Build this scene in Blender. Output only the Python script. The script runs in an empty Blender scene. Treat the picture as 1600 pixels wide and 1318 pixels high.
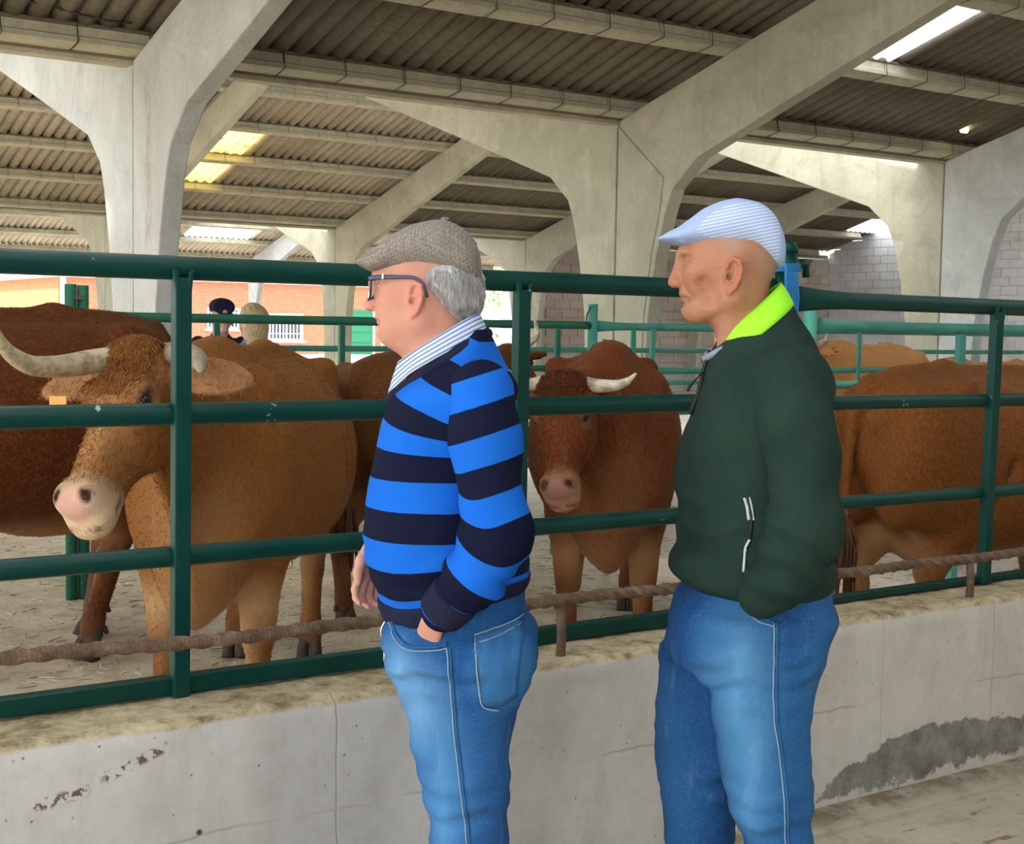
import bpy, bmesh, math, random
import numpy as np
from mathutils import Vector, Matrix

random.seed(7)
SC = bpy.context.scene
COL = SC.collection

# ------------------------------------------------------------------ camera
cam_d = bpy.data.cameras.new('camera')
cam = bpy.data.objects.new('camera', cam_d)
COL.objects.link(cam)
CR = Vector((0.82783601, -0.56072979, 0.01642062))
CU = Vector((0.02390955, 0.06451396, 0.99763033))
CF = Vector((0.56046041, 0.82548171, -0.06681377))
cam.matrix_world = Matrix(((CR.x, CU.x, -CF.x, 0), (CR.y, CU.y, -CF.y, 0), (CR.z, CU.z, -CF.z, 1.48), (0, 0, 0, 1)))
cam_d.sensor_width = 36.0
cam_d.lens = 36.0 * 2180.0 / 1600.0
cam_d.clip_start = 0.05
cam_d.clip_end = 400
SC.camera = cam

# ------------------------------------------------------------------ world, sun, exposure
SC.view_settings.view_transform = 'Standard'
SC.view_settings.look = 'None'
SC.view_settings.gamma = 1.0
SC.view_settings.use_curve_mapping = False
SC.view_settings.exposure = 1.14
W = bpy.data.worlds.new('sky'); SC.world = W; W.use_nodes = True
nt = W.node_tree; nt.nodes.clear()
o_ = nt.nodes.new('ShaderNodeOutputWorld'); b_ = nt.nodes.new('ShaderNodeBackground')
s_ = nt.nodes.new('ShaderNodeTexSky'); s_.sky_type = 'HOSEK_WILKIE'; s_.turbidity = 5.0
s_.sun_direction = Vector((-0.60, -0.08, 0.79)).normalized(); s_.ground_albedo = 0.4
mx = nt.nodes.new('ShaderNodeMix'); mx.data_type = 'RGBA'
mx.inputs[0].default_value = 0.72; mx.inputs[7].default_value = (0.93, 0.97, 1.0, 1)
nt.links.new(s_.outputs[0], mx.inputs[6]); nt.links.new(mx.outputs[2], b_.inputs[0])
nt.links.new(b_.outputs[0], o_.inputs[0]); b_.inputs[1].default_value = 2.2
sun_d = bpy.data.lights.new('sun', 'SUN'); sun = bpy.data.objects.new('sun', sun_d); COL.objects.link(sun)
sun_d.energy = 4.5; sun_d.angle = math.radians(6); sun_d.color = (1.0, 0.95, 0.86)
sun.rotation_euler = Vector((0.60, 0.08, -0.79)).to_track_quat('-Z', 'Y').to_euler()
SC.cycles.max_bounces = 10; SC.cycles.diffuse_bounces = 4; SC.cycles.transparent_max_bounces = 8
SC.cycles.sample_clamp_indirect = 6.0

# ------------------------------------------------------------------ material helpers
class NT:
    def __init__(s, name, rough=0.7, spec=0.3):
        s.m = bpy.data.materials.new(name); s.m.use_nodes = True
        s.t = s.m.node_tree; s.b = s.t.nodes['Principled BSDF']
        s.b.inputs['Roughness'].default_value = rough
        s.b.inputs['Specular IOR Level'].default_value = spec
    def n(s, k, **kw):
        x = s.t.nodes.new(k)
        for a, v in kw.items(): setattr(x, a, v)
        return x
    def l(s, a, b): s.t.links.new(a, b)
    def coord(s, kind='Object'):
        if not hasattr(s, '_tc'): s._tc = s.n('ShaderNodeTexCoord')
        return s._tc.outputs[kind]
    def geo_pos(s):
        if not hasattr(s, '_g'): s._g = s.n('ShaderNodeNewGeometry')
        return s._g.outputs['Position']
    def mapping(s, vec, scale=(1, 1, 1), rot=(0, 0, 0), loc=(0, 0, 0)):
        m = s.n('ShaderNodeMapping'); m.inputs['Scale'].default_value = scale
        m.inputs['Rotation'].default_value = rot; m.inputs['Location'].default_value = loc
        s.l(vec, m.inputs[0]); return m.outputs[0]
    def noise(s, vec, scale, detail=4, rough=0.55, dist=0.0):
        x = s.n('ShaderNodeTexNoise'); x.inputs['Scale'].default_value = scale
        x.inputs['Detail'].default_value = detail; x.inputs['Roughness'].default_value = rough
        x.inputs['Distortion'].default_value = dist
        s.l(vec, x.inputs['Vector']); return x.outputs[0]
    def voro(s, vec, scale, feature='F1'):
        x = s.n('ShaderNodeTexVoronoi', feature=feature); x.inputs['Scale'].default_value = scale
        s.l(vec, x.inputs['Vector']); return x.outputs[0]
    def ramp(s, fac, stops, interp='LINEAR'):
        r = s.n('ShaderNodeValToRGB'); r.color_ramp.interpolation = interp
        e = r.color_ramp.elements
        while len(e) < len(stops): e.new(0.5)
        for i, (p, c) in enumerate(stops):
            e[i].position = p; e[i].color = (*c, 1) if len(c) == 3 else c
        s.l(fac, r.inputs[0]); return r.outputs[0]
    def mr(s, v, a, b, c=0.0, d=1.0, smooth=False):
        m = s.n('ShaderNodeMapRange')
        if smooth: m.interpolation_type = 'SMOOTHSTEP'
        for i, x in zip((1, 2, 3, 4), (a, b, c, d)): m.inputs[i].default_value = x
        s.l(v, m.inputs[0]); return m.outputs[0]
    def mix(s, fac, a, b, mode='MIX'):
        m = s.n('ShaderNodeMix', data_type='RGBA', blend_type=mode)
        for idx, v in ((0, fac), (6, a), (7, b)):
            if hasattr(v, 'is_linked') or isinstance(v, bpy.types.NodeSocket): s.l(v, m.inputs[idx])
            else: m.inputs[idx].default_value = v if idx == 0 else (*v, 1)
        return m.outputs[2]
    def math(s, op, a, b=0.0):
        m = s.n('ShaderNodeMath', operation=op)
        for i, v in enumerate((a, b)):
            if isinstance(v, bpy.types.NodeSocket): s.l(v, m.inputs[i])
            else: m.inputs[i].default_value = v
        return m.outputs[0]
    def sep(s, vec):
        x = s.n('ShaderNodeSeparateXYZ'); s.l(vec, x.inputs[0]); return x.outputs
    def attr(s, name):
        x = s.n('ShaderNodeAttribute', attribute_name=name); return x.outputs
    def color(s, c):
        if isinstance(c, bpy.types.NodeSocket): s.l(c, s.b.inputs['Base Color'])
        else: s.b.inputs['Base Color'].default_value = (*c, 1)
        return s
    def bump(s, h, strength=0.3, dist=0.02):
        b = s.n('ShaderNodeBump'); b.inputs['Strength'].default_value = strength
        b.inputs['Distance'].default_value = dist
        s.l(h, b.inputs['Height']); s.l(b.outputs[0], s.b.inputs['Normal']); return s
    def rough(s, v):
        s.l(v, s.b.inputs['Roughness']); return s

def plain(name, c, rough=0.6, spec=0.3, metal=0.0):
    m = NT(name, rough, spec).color(c); m.b.inputs['Metallic'].default_value = metal
    return m.m

def m_concrete(name, c1, c2, dark, scale=1.0, spots=True, bumpk=0.35):
    m = NT(name, 0.85, 0.2); p = m.coord()
    p = m.mapping(p, (scale,) * 3)
    big = m.noise(p, 1.1, 5, 0.6, 0.4); fine = m.noise(p, 16, 6, 0.65)
    blot = m.noise(m.mapping(p, (1, 1, 1), (.3, .2, .5)), 2.3, 5, .68, 1.0)
    c = m.ramp(big, [(0.36, c1), (0.60, c2)])
    c = m.mix(m.mr(blot, 0.52, 0.64, 0, 0.42), c, tuple(x * .72 for x in c2))
    c = m.mix(m.mr(blot, 0.44, 0.34, 0, 0.35), c, tuple(min(1, x * 1.15) for x in c1))
    c = m.mix(m.mr(fine, 0.35, 0.75, 0.0, 0.35), c, dark)
    streak = m.noise(m.mapping(m.coord(), (9, 9, 0.9)), 1.0, 4, 0.6)
    c = m.mix(m.mr(streak, 0.56, 0.75, 0.0, 0.45), c, dark)
    if spots:
        v = m.voro(p, 21); k = m.noise(p, 5, 2)
        pit = m.math('MULTIPLY', m.mr(v, 0.0, 0.13, 1.0, 0.0), m.mr(k, 0.5, 0.6, 0, 1))
        c = m.mix(m.math('MULTIPLY', pit, 0.6), c, tuple(x * 0.45 for x in dark))
    m.color(c)
    m.bump(m.math('ADD', fine, m.math('MULTIPLY', big, 0.6)), bumpk, 0.02)
    return m.m

def m_green(name, c, c2):
    m = NT(name, 0.45, 0.22); p = m.coord()
    n = m.noise(p, 6, 5, 0.6); f = m.noise(m.mapping(p, (40, 40, 40)), 1, 3)
    col = m.mix(m.mr(n, 0.35, 0.7), c, c2)
    chips = m.math('MULTIPLY', m.mr(m.noise(p, 28, 3, 0.7), 0.68, 0.72), m.mr(m.noise(p, 3, 2), 0.52, 0.6))
    col = m.mix(m.math('MULTIPLY', chips, 0.8), col, (0.42, 0.50, 0.44))
    m.color(col); m.rough(m.mr(n, 0.3, 0.8, 0.3, 0.55)); m.bump(f, 0.12, 0.004)
    return m.m

M = {}
M['frame'] = m_concrete('frame_concrete', (0.54, 0.515, 0.40), (0.42, 0.41, 0.315), (0.33, 0.31, 0.23))
M['frame_white'] = m_concrete('whitewashed_concrete', (0.60, 0.62, 0.62), (0.50, 0.52, 0.515), (0.42, 0.41, 0.36), bumpk=0.5)
M['purlin'] = m_concrete('purlin_concrete', (0.60, 0.56, 0.42), (0.46, 0.43, 0.31), (0.28, 0.25, 0.17), 2.0, False, 0.2)
M['strip'] = plain('dark_timber', (0.20, 0.15, 0.10), 0.8)
M['wire'] = plain('iron_wire', (0.07, 0.055, 0.045), 0.7, 0.3, 0.5)
M['green'] = m_green('green_paint', (0.001, 0.038, 0.030), (0.002, 0.050, 0.038))
M['green_light'] = m_green('weathered_green_paint', (0.045, 0.26, 0.20), (0.09, 0.33, 0.26))
M['green_dull'] = m_green('dull_green_paint', (0.018, 0.115, 0.075), (0.035, 0.16, 0.10))

# ------------------------------------------------------------------ object helpers
def setp(o, label=None, cat=None, group=None, kind=None):
    if label: o['label'] = label
    if cat: o['category'] = cat
    if group: o['group'] = group
    if kind: o['kind'] = kind
    return o

def empty(name, loc=(0, 0, 0), rz=0.0, **kw):
    o = bpy.data.objects.new(name, None); COL.objects.link(o)
    o.location = loc; o.rotation_euler = (0, 0, rz); o.empty_display_size = 0.1
    return setp(o, **kw)

def link_mesh(name, me, mat=None, parent=None, loc=None, smooth=False, **kw):
    o = bpy.data.objects.new(name, me); COL.objects.link(o)
    if mat is not None and len(me.materials) == 0: me.materials.append(mat)
    if smooth:
        me.polygons.foreach_set('use_smooth', [True] * len(me.polygons))
    if parent: o.parent = parent
    if loc is not None: o.location = loc
    return setp(o, **kw)

def from_bm(name, bm, mat=None, parent=None, loc=None, smooth=False, bevel=0.0, **kw):
    me = bpy.data.meshes.new(name); bm.to_mesh(me); bm.free()
    o = link_mesh(name, me, mat, parent, loc, smooth, **kw)
    if bevel:
        b = o.modifiers.new('bevel', 'BEVEL'); b.width = bevel; b.segments = 2; b.limit_method = 'ANGLE'
    return o

def add_box(bm, lo, hi, mi=0):
    x0, y0, z0 = lo; x1, y1, z1 = hi
    v = [bm.verts.new(p) for p in ((x0, y0, z0), (x1, y0, z0), (x1, y1, z0), (x0, y1, z0), (x0, y0, z1), (x1, y0, z1), (x1, y1, z1), (x0, y1, z1))]
    for f in ((3, 2, 1, 0), (4, 5, 6, 7), (0, 1, 5, 4), (1, 2, 6, 5), (2, 3, 7, 6), (3, 0, 4, 7)):
        q = bm.faces.new([v[i] for i in f]); q.material_index = mi
    return v

def box(name, lo, hi, mat, parent=None, bevel=0.0, **kw):
    bm = bmesh.new(); add_box(bm, lo, hi)
    return from_bm(name, bm, mat, parent, bevel=bevel, **kw)

def add_prism(bm, poly, ax, a0, a1, mi=0):
    """poly: 2-D points; extruded along axis ax (0: poly is (y,z); 1: (x,z); 2: (x,y))"""
    def P(p, a):
        if ax == 0: return (a, p[0], p[1])
        if ax == 1: return (p[0], a, p[1])
        return (p[0], p[1], a)
    v0 = [bm.verts.new(P(p, a0)) for p in poly]; v1 = [bm.verts.new(P(p, a1)) for p in poly]
    n = len(poly); fs = []
    fs.append(bm.faces.new(v0[::-1])); fs.append(bm.faces.new(v1))
    for i in range(n): fs.append(bm.faces.new((v0[i], v0[(i + 1) % n], v1[(i + 1) % n], v1[i])))
    for f in fs: f.material_index = mi
    bmesh.ops.recalc_face_normals(bm, faces=fs)
    return fs

def add_tube(bm, pts, rad, n=10, caps=True, squash=None, twist=0.0):
    """tube along a polyline, rad float or list; squash (s1,s2) scales the two cross axes"""
    pts = [Vector(p) for p in pts]
    if not isinstance(rad, (list, tuple)): rad = [rad] * len(pts)
    rings = []; prev = None
    for i, p in enumerate(pts):
        t = (pts[min(i + 1, len(pts) - 1)] - pts[max(i - 1, 0)]).normalized()
        if prev is None:
            up = Vector((0, 0, 1)) if abs(t.z) < 0.9 else Vector((1, 0, 0))
            a = t.cross(up).normalized()
        else:
            a = (prev - t * prev.dot(t)).normalized()
        prev = a; b = t.cross(a).normalized()
        s1, s2 = squash[i] if isinstance(squash, list) else (squash or (1, 1))
        ring = []
        for k in range(n):
            an = 2 * math.pi * k / n + twist * i
            ring.append(bm.verts.new(p + a * (math.cos(an) * rad[i] * s1) + b * (math.sin(an) * rad[i] * s2)))
        rings.append(ring)
    fs = []
    for i in range(len(rings) - 1):
        for k in range(n):
            fs.append(bm.faces.new((rings[i][k], rings[i][(k + 1) % n], rings[i + 1][(k + 1) % n], rings[i + 1][k])))
    if caps:
        fs.append(bm.faces.new(rings[0][::-1])); fs.append(bm.faces.new(rings[-1]))
    for f in fs: f.smooth = True
    bmesh.ops.recalc_face_normals(bm, faces=fs)
    return fs

def tube(name, pts, rad, mat, parent=None, n=10, **kw):
    sq = kw.pop('squash', None)
    bm = bmesh.new(); add_tube(bm, pts, rad, n, squash=sq)
    return from_bm(name, bm, mat, parent, **kw)
# ------------------------------------------------------------------ ground and floors
def m_ground():
    m = NT('pen_floor', 0.9, 0.15); p = m.coord()
    big = m.noise(p, 0.8, 4, 0.6); mid = m.noise(p, 5, 6, 0.7, 0.3)
    straw = m.noise(m.mapping(p, (14, 55, 30), (0, 0, 0.5)), 1, 5, 0.75, 1.4)
    straw2 = m.noise(m.mapping(p, (60, 16, 30), (0, 0, 0.3)), 1, 5, 0.75, 1.2)
    c = m.ramp(big, [(0.3, (0.66, 0.54, 0.37)), (0.7, (0.84, 0.75, 0.58))])
    c = m.mix(m.mr(mid, 0.4, 0.72, 0, 0.75), c, (0.40, 0.30, 0.185))
    c = m.mix(m.mr(straw, 0.53, 0.64, 0, 0.75), c, (0.88, 0.80, 0.58))
    c = m.mix(m.mr(straw2, 0.58, 0.66, 0, 0.75), c, (0.30, 0.21, 0.12))
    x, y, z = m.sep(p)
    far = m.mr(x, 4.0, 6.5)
    c = m.mix(m.math('MULTIPLY', far, 0.45), c, (0.80, 0.77, 0.74))  # paler towards the far right: sky light painted into the floor colour
    m.color(c); m.bump(m.math('ADD', straw, m.math('ADD', mid, straw2)), 0.6, 0.02)
    return m.m
def m_walk():
    m = NT('walkway_concrete', 0.9, 0.15); p = m.coord()
    big = m.noise(p, 1.4, 5, 0.65); mid = m.noise(p, 9, 6, 0.7)
    c = m.ramp(big, [(0.3, (0.42, 0.37, 0.28)), (0.7, (0.56, 0.50, 0.39))])
    c = m.mix(m.mr(mid, 0.5, 0.72, 0, 0.7), c, (0.28, 0.23, 0.16))
    st = m.noise(m.mapping(p, (6, 30, 10), (0, 0, 0.3)), 1, 4, 0.7, 1.0)
    c = m.mix(m.mr(st, 0.62, 0.68, 0, 0.8), c, (0.17, 0.11, 0.06))
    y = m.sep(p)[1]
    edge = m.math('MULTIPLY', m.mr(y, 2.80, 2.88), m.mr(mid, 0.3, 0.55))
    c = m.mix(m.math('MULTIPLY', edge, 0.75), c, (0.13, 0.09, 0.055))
    m.color(c); m.bump(m.math('ADD', mid, big), 0.5, 0.02)
    return m.m
def m_asphalt():
    m = NT('outside_paving', 0.9, 0.15); p = m.coord()
    c = m.ramp(m.noise(p, 0.5, 5, 0.6), [(0.3, (0.42, 0.40, 0.37)), (0.7, (0.55, 0.53, 0.50))])
    m.color(c); return m.m
M['pen_floor'] = m_ground(); M['walk'] = m_walk(); M['paving'] = m_asphalt()

def grid_plane(name, x0, x1, y0, y1, z, mat, nx=1, ny=1, rough=0.0, thick=0.1, **kw):
    bm = bmesh.new()
    vs = [[bm.verts.new((x0 + (x1 - x0) * i / nx, y0 + (y1 - y0) * j / ny, z + random.uniform(-rough, rough))) for j in range(ny + 1)] for i in range(nx + 1)]
    for i in range(nx):
        for j in range(ny): bm.faces.new((vs[i][j], vs[i + 1][j], vs[i + 1][j + 1], vs[i][j + 1]))
    ret = bmesh.ops.extrude_face_region(bm, geom=bm.faces[:])
    for v in [g for g in ret['geom'] if isinstance(g, bmesh.types.BMVert)]: pass
    ext = [g for g in ret['geom'] if isinstance(g, bmesh.types.BMVert)]
    for v in ext: v.co.z = z - thick
    bmesh.ops.recalc_face_normals(bm, faces=bm.faces[:])
    return from_bm(name, bm, mat, **kw)

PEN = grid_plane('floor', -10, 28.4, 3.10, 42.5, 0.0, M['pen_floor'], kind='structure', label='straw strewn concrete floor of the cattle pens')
grid_plane('floor', -10, 28.4, -5, 3.10, 0.0, M['walk'], kind='structure', label='dusty concrete walkway in front of the low wall')
grid_plane('ground', -90, 130, -60, 140, -0.12, M['paving'], kind='structure')

# ------------------------------------------------------------------ low wall
def m_wall():
    m = NT('low_wall_concrete', 0.88, 0.18); p = m.coord()
    x, y, z = m.sep(p)
    big = m.noise(p, 1.3, 5, 0.6, 0.3); fine = m.noise(p, 20, 6, 0.7); mid = m.noise(p, 5, 4, 0.6)
    c = m.ramp(big, [(0.32, (0.60, 0.58, 0.545)), (0.66, (0.50, 0.48, 0.445))])
    c = m.mix(m.mr(x, 2.0, 4.2, 0, 0.6), c, (0.57, 0.52, 0.42))
    c = m.mix(m.mr(fine, 0.45, 0.8, 0.0, 0.5), c, (0.38, 0.35, 0.30))
    # pits
    pit = m.math('MULTIPLY', m.mr(m.voro(p, 26), 0.02, 0.10, 1.0, 0.0), m.mr(m.noise(p, 9, 2), 0.47, 0.55, 0, 1))
    st_ = m.noise(m.mapping(p, (5, 5, 1.6)), 1, 5, .7, .5); c = m.mix(m.mr(st_, .5, .72, 0, .45), c, (.36, .33, .27)); c = m.mix(m.mr(st_, .5, .3, 0, .35), c, (.66, .64, .60))
    c = m.mix(m.math('MULTIPLY', pit, 0.85), c, (0.13, 0.11, 0.09))
    # board marks: two level seams and a few upright ones
    wob = m.math('MULTIPLY', m.math('SUBTRACT', mid, 0.5), 0.05)
    zz = m.math('ADD', z, wob)
    s1 = m.mr(m.math('ABSOLUTE', m.math('SUBTRACT', zz, 0.325)), 0.0, 0.006, 1, 0)
    s1 = m.math('MULTIPLY', s1, m.mr(m.noise(p, 2.2, 2), 0.42, 0.55))
    c = m.mix(m.math('MULTIPLY', s1, 0.38), c, (0.22, 0.18, 0.13))
    crack = None
    for cx, wd in ((3.97, 0.004), (1.50, 0.004), (3.42, 0.003)):
        d = m.mr(m.math('ABSOLUTE', m.math('SUBTRACT', m.math('ADD', x, m.math('MULTIPLY', wob, 0.5)), cx)), 0.0, wd, 1, 0)
        crack = d if crack is None else m.math('MAXIMUM', crack, d)
    c = m.mix(m.math('MULTIPLY', crack, 0.35), c, (0.22, 0.19, 0.15))
    # two rows of broken-out pits and one round hole
    for (xa, za, xb, zb, wd) in ((.93, .492, 1.10, .55, .016), (.78, .458, .915, .478, .016)):
        sl = (zb - za) / (xb - xa); dz = m.math('SUBTRACT', z, m.math('ADD', m.math('MULTIPLY', x, sl), za - sl * xa))
        bnd = m.math('MULTIPLY', m.mr(m.math('ABSOLUTE', dz), wd * .4, wd, 1, 0), m.math('MULTIPLY', m.mr(x, xa, xa + .02), m.mr(x, xb - .02, xb, 1, 0)))
        pp_ = m.math('MULTIPLY', bnd, m.mr(m.noise(p, 55, 3, .6), .50, .56)); c = m.mix(m.math('MULTIPLY', pp_, .9), c, (0.10, 0.05, 0.03)); pit = m.math('MAXIMUM', pit, pp_)
    hx = m.math('SUBTRACT', x, 1.157); hz = m.math('SUBTRACT', z, .336); hd_ = m.math('ADD', m.math('MULTIPLY', hx, hx), m.math('MULTIPLY', hz, hz))
    hole = m.mr(hd_, .00002, .00007, 1, 0); c = m.mix(hole, c, (.08, .08, .09)); pit = m.math('MAXIMUM', pit, hole)
    # grey cement patch low on the wall near the right end
    ex = m.math('DIVIDE', m.math('SUBTRACT', x, 3.76), 0.66); ez = m.math('DIVIDE', m.math('SUBTRACT', z, -0.02), 0.235)
    e = m.math('ADD', m.math('MULTIPLY', ex, ex), m.math('MULTIPLY', ez, ez))
    e = m.math('ADD', e, m.math('MULTIPLY', m.math('SUBTRACT', m.noise(p, 8, 5, 0.7), 0.5), 0.9))
    patch = m.mr(e, 0.95, 1.0, 1, 0)
    flake = m.mr(m.math('ADD', z, m.math('MULTIPLY', m.noise(p, 12, 5, 0.8), 0.16)), 0.125, 0.14, 0, 1)
    patch = m.math('MULTIPLY', patch, flake)
    c = m.mix(m.math('MULTIPLY', patch, 0.9), c, m.mix(m.mr(m.noise(p, 11, 5, .75), .35, .65), (0.11, 0.11, 0.092), (0.27, 0.265, 0.225)))
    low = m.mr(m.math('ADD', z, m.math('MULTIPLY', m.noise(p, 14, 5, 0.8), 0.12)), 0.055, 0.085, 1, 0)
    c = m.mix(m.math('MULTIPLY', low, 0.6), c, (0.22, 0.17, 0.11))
    # weathered yellowish top
    top = m.mr(m.math('ADD', z, m.math('MULTIPLY', mid, 0.02)), 0.588, 0.598)
    tc = m.ramp(m.noise(p, 14, 6, 0.75), [(0.34, (0.20, 0.15, 0.08)), (0.5, (0.46, 0.38, 0.23)), (0.68, (0.66, 0.58, 0.40))])
    c = m.mix(top, c, tc)
    m.color(c)
    h = m.math('SUBTRACT', m.math('ADD', m.math('MULTIPLY', fine, 0.5), big), m.math('MULTIPLY', m.math('MAXIMUM', pit, m.math('MULTIPLY', m.math('MAXIMUM', crack, s1), .35)), 0.8))
    m.bump(h, 0.45, 0.012)
    return m.m
M['wall'] = m_wall()
def low_wall():
    bm = bmesh.new(); nx = 260; rnd = random.Random(3)
    prof = [(3.19, 0.0), (3.19, 0.59), (3.17, 0.596), (3.09, 0.597), (3.01, 0.597), (2.965, 0.597), (2.942, 0.592), (2.932, 0.580), (2.93, 0.55), (2.93, 0.40), (2.93, 0.2), (2.93, 0.0)]
    rings = []
    for i in range(nx + 1):
        x = -3.0 + 17.0 * i / nx
        r = []
        for k, (y, z) in enumerate(prof):
            j = 0.0045 if 2 <= k <= 7 else 0.001
            if k in (5, 6, 7): j = 0.0095
            r.append(bm.verts.new((x, y + rnd.uniform(-j, j), z + rnd.uniform(-j, j) * (0.8 if k < 9 else 0))))
        rings.append(r)
    for i in range(nx):
        for k in range(len(prof) - 1):
            bm.faces.new((rings[i][k], rings[i][k + 1], rings[i + 1][k + 1], rings[i + 1][k]))
    bm.faces.new(rings[0]); bm.faces.new(rings[-1][::-1])
    bmesh.ops.recalc_face_normals(bm, faces=bm.faces[:])
    return from_bm('wall_front', bm, M['wall'], smooth=True, kind='structure', label='low cast concrete wall under the green fence, pitted and patched')
low_wall()
bm = bmesh.new()
add_prism(bm, [(2.80, 0.0), (2.935, 0.0), (2.935, 0.03), (2.90, 0.026), (2.80, 0.014)], 0, -3, 14)
from_bm('trim_1', bm, M['walk'], kind='structure')

# ------------------------------------------------------------------ portal frames
VAL = [10.85, 26.5, 42.2]          # valley lines (Y)
ZV = 3.52; SL = 0.272; HALF = 7.83; TH = 0.16
XF = [-1.13, 3.725, 8.57, 13.43, 18.29, 23.15]
half = [(0.008, 0.0), (0.44, 0.0), (0.50, 1.6), (0.60, 2.15), (0.72, 2.58), (0.82, 2.80), (1.14, 3.06), (2.77, 3.60), (HALF, 5.24), (HALF, ZV + SL * HALF), (0.008, ZV)]
def m_chipped():
    base = m_concrete('chipped_whitewash', (0.56, 0.57, 0.55), (0.47, 0.48, 0.46), (0.42, 0.40, 0.34), bumpk=0.5); t = base.node_tree
    m = NT.__new__(NT); m.m = base; m.t = t; m.b = t.nodes['Principled BSDF']; p = m.coord(); x, y, z = m.sep(p)
    prev = m.b.inputs['Base Color'].links[0].from_socket
    band = m.math('MULTIPLY', m.mr(m.math('ABSOLUTE', m.math('SUBTRACT', y, 10.50)), .03, .085, 1, 0), m.math('MULTIPLY', m.mr(z, 1.9, 2.2), m.mr(z, 3.35, 3.45, 1, 0)))
    n = m.noise(m.mapping(p, (9, 9, 3.2)), 1, 5, .75, .8); k = m.math('MULTIPLY', band, m.mr(n, .50, .525))
    m.l(m.mix(m.math('MULTIPLY', k, .85), prev, m.mix(m.noise(p, 30, 3), (.22, .16, .11), (.62, .58, .50))), m.b.inputs['Base Color'])
    m.bump(m.math('ADD', m.noise(p, 16, 5), m.math('MULTIPLY', k, -1.5)), .5, .02); return base
M['frame_left'] = m_chipped()
def frame_half(X, Y, sgn, mat):
    bm = bmesh.new()
    poly = [(Y + sgn * a, b) for a, b in half]
    add_prism(bm, poly, 0, X, X + TH)
    o = from_bm('portal_frame', bm, mat, bevel=0.012, kind='structure')
    if X == 8.57:
        bm = bmesh.new(); pl = [(Y + sgn * a, b) for a, b in ((.012, .3), (.40, .3), (.455, 1.6), (.545, 2.2), (.66, 2.62), (.70, 2.92), (.012, 3.46))]
        add_prism(bm, pl, 0, X - .013, X + .01); from_bm('haunch_panel', bm, mat, o, bevel=0.012)
    return o
for k, X in enumerate(XF):
    for vi, Y in enumerate(VAL):
        mat = M['frame_left'] if (X == 3.725 and vi == 0) else M['frame_white'] if (X < 4 or (X > 13 and vi == 0)) else M['frame']
        if vi == 2: mat = M['frame_white']
        for sgn in ((-1, 1) if vi < 2 else (-1,)):
            mt = mat
            if X > 13 and X < 14 and vi == 0 and sgn == 1: mt = M['frame']
            frame_half(X, Y, sgn, mt)

# ------------------------------------------------------------------ purlins made of joined blocks
def purlin_block_mesh(L, w=0.20, h=0.125):
    """cross-section (y,z): pale bottom slab, set-back web, top flange; long axis x"""
    me = bpy.data.meshes.new('purlin_block')
    poly = [(-w / 2, 0), (w / 2, 0), (w / 2, 0.035), (w / 2 - 0.02, 0.05), (w / 2 - 0.02, h), (-w / 2 + 0.02, h), (-w / 2 + 0.02, 0.055), (-w / 2, 0.04)]
    bm = bmesh.new(); add_prism(bm, poly, 0, 0.005, L - 0.005)
    bm.to_mesh(me); bm.free(); me.materials.append(M['purlin']); return me
BL = 0.56
M['batten'] = plain('timber_batten', (.17, .135, .09), .85)
me_block = purlin_block_mesh(BL)
bmw = bmesh.new()
add_tube(bmw, [(0, 0.115, 0.19), (0, 0.118, 0.05), (0, 0.112, -0.006), (0, 0.0, -0.008), (0, -0.112, -0.006), (0, -0.118, 0.05), (0, -0.112, 0.19)], 0.0035, 5)
me_wire = bpy.data.meshes.new('tie_wire'); bmw.to_mesh(me_wire); bmw.free(); me_wire.materials.append(M['wire'])
def roof_z(Y, vi): return ZV + SL * (VAL[vi] - Y)
def purlin(Y, vi, x0, x1, blocks=True, wires=False):
    z = roof_z(Y, vi)
    e = empty('purlin', (0, Y, z), kind='structure')
    e.rotation_euler = (-math.atan(SL) * 0.6, 0, 0)
    n = int((x1 - x0) / BL)
    if not blocks:
        bm = bmesh.new()
        for i in range(n):
            add_box(bm, (x0 + i * BL + 0.005, -0.11, 0.0), (x0 + (i + 1) * BL - 0.005, 0.11, 0.125))
        from_bm('purlin_block', bm, M['purlin'], e, kind='stuff'); return e
    box('core_rod', (x0, -0.05, 0.05), (x0 + n * BL, 0.05, 0.12), M['strip'], e)
    box('timber_batten', (x0, -0.095, 0.1255), (x0 + n * BL, 0.09, 0.152), M['batten'], e)
    for i in range(n):
        o = bpy.data.objects.new('purlin_block', me_block); COL.objects.link(o); o.parent = e
        o.location = (x0 + i * BL, random.uniform(-0.002, 0.002), random.uniform(-0.0015, 0.0015))
        if wires and i > 0:
            w = bpy.data.objects.new('tie_wire', me_wire); COL.objects.link(w); w.parent = e
            w.location = (x0 + i * BL + random.uniform(-0.02, 0.02), 0, 0); w.rotation_euler = (0, 0, random.uniform(-0.12, 0.12))
    return e
for k in range(6):
    Y = VAL[0] - 0.12 - 1.42 * k
    purlin(Y, 0, 1.0, 27.4, blocks=(k < 3), wires=(k < 3))
for k in range(6):
    Y = VAL[1] - 0.12 - 1.42 * k
    purlin(Y, 1, 3.0, 28.1, blocks=(k < 5), wires=False)
for k in range(5):
    purlin(VAL[2] - 0.12 - 1.42 * k, 2, 8.0, 28.1, blocks=False)
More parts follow.
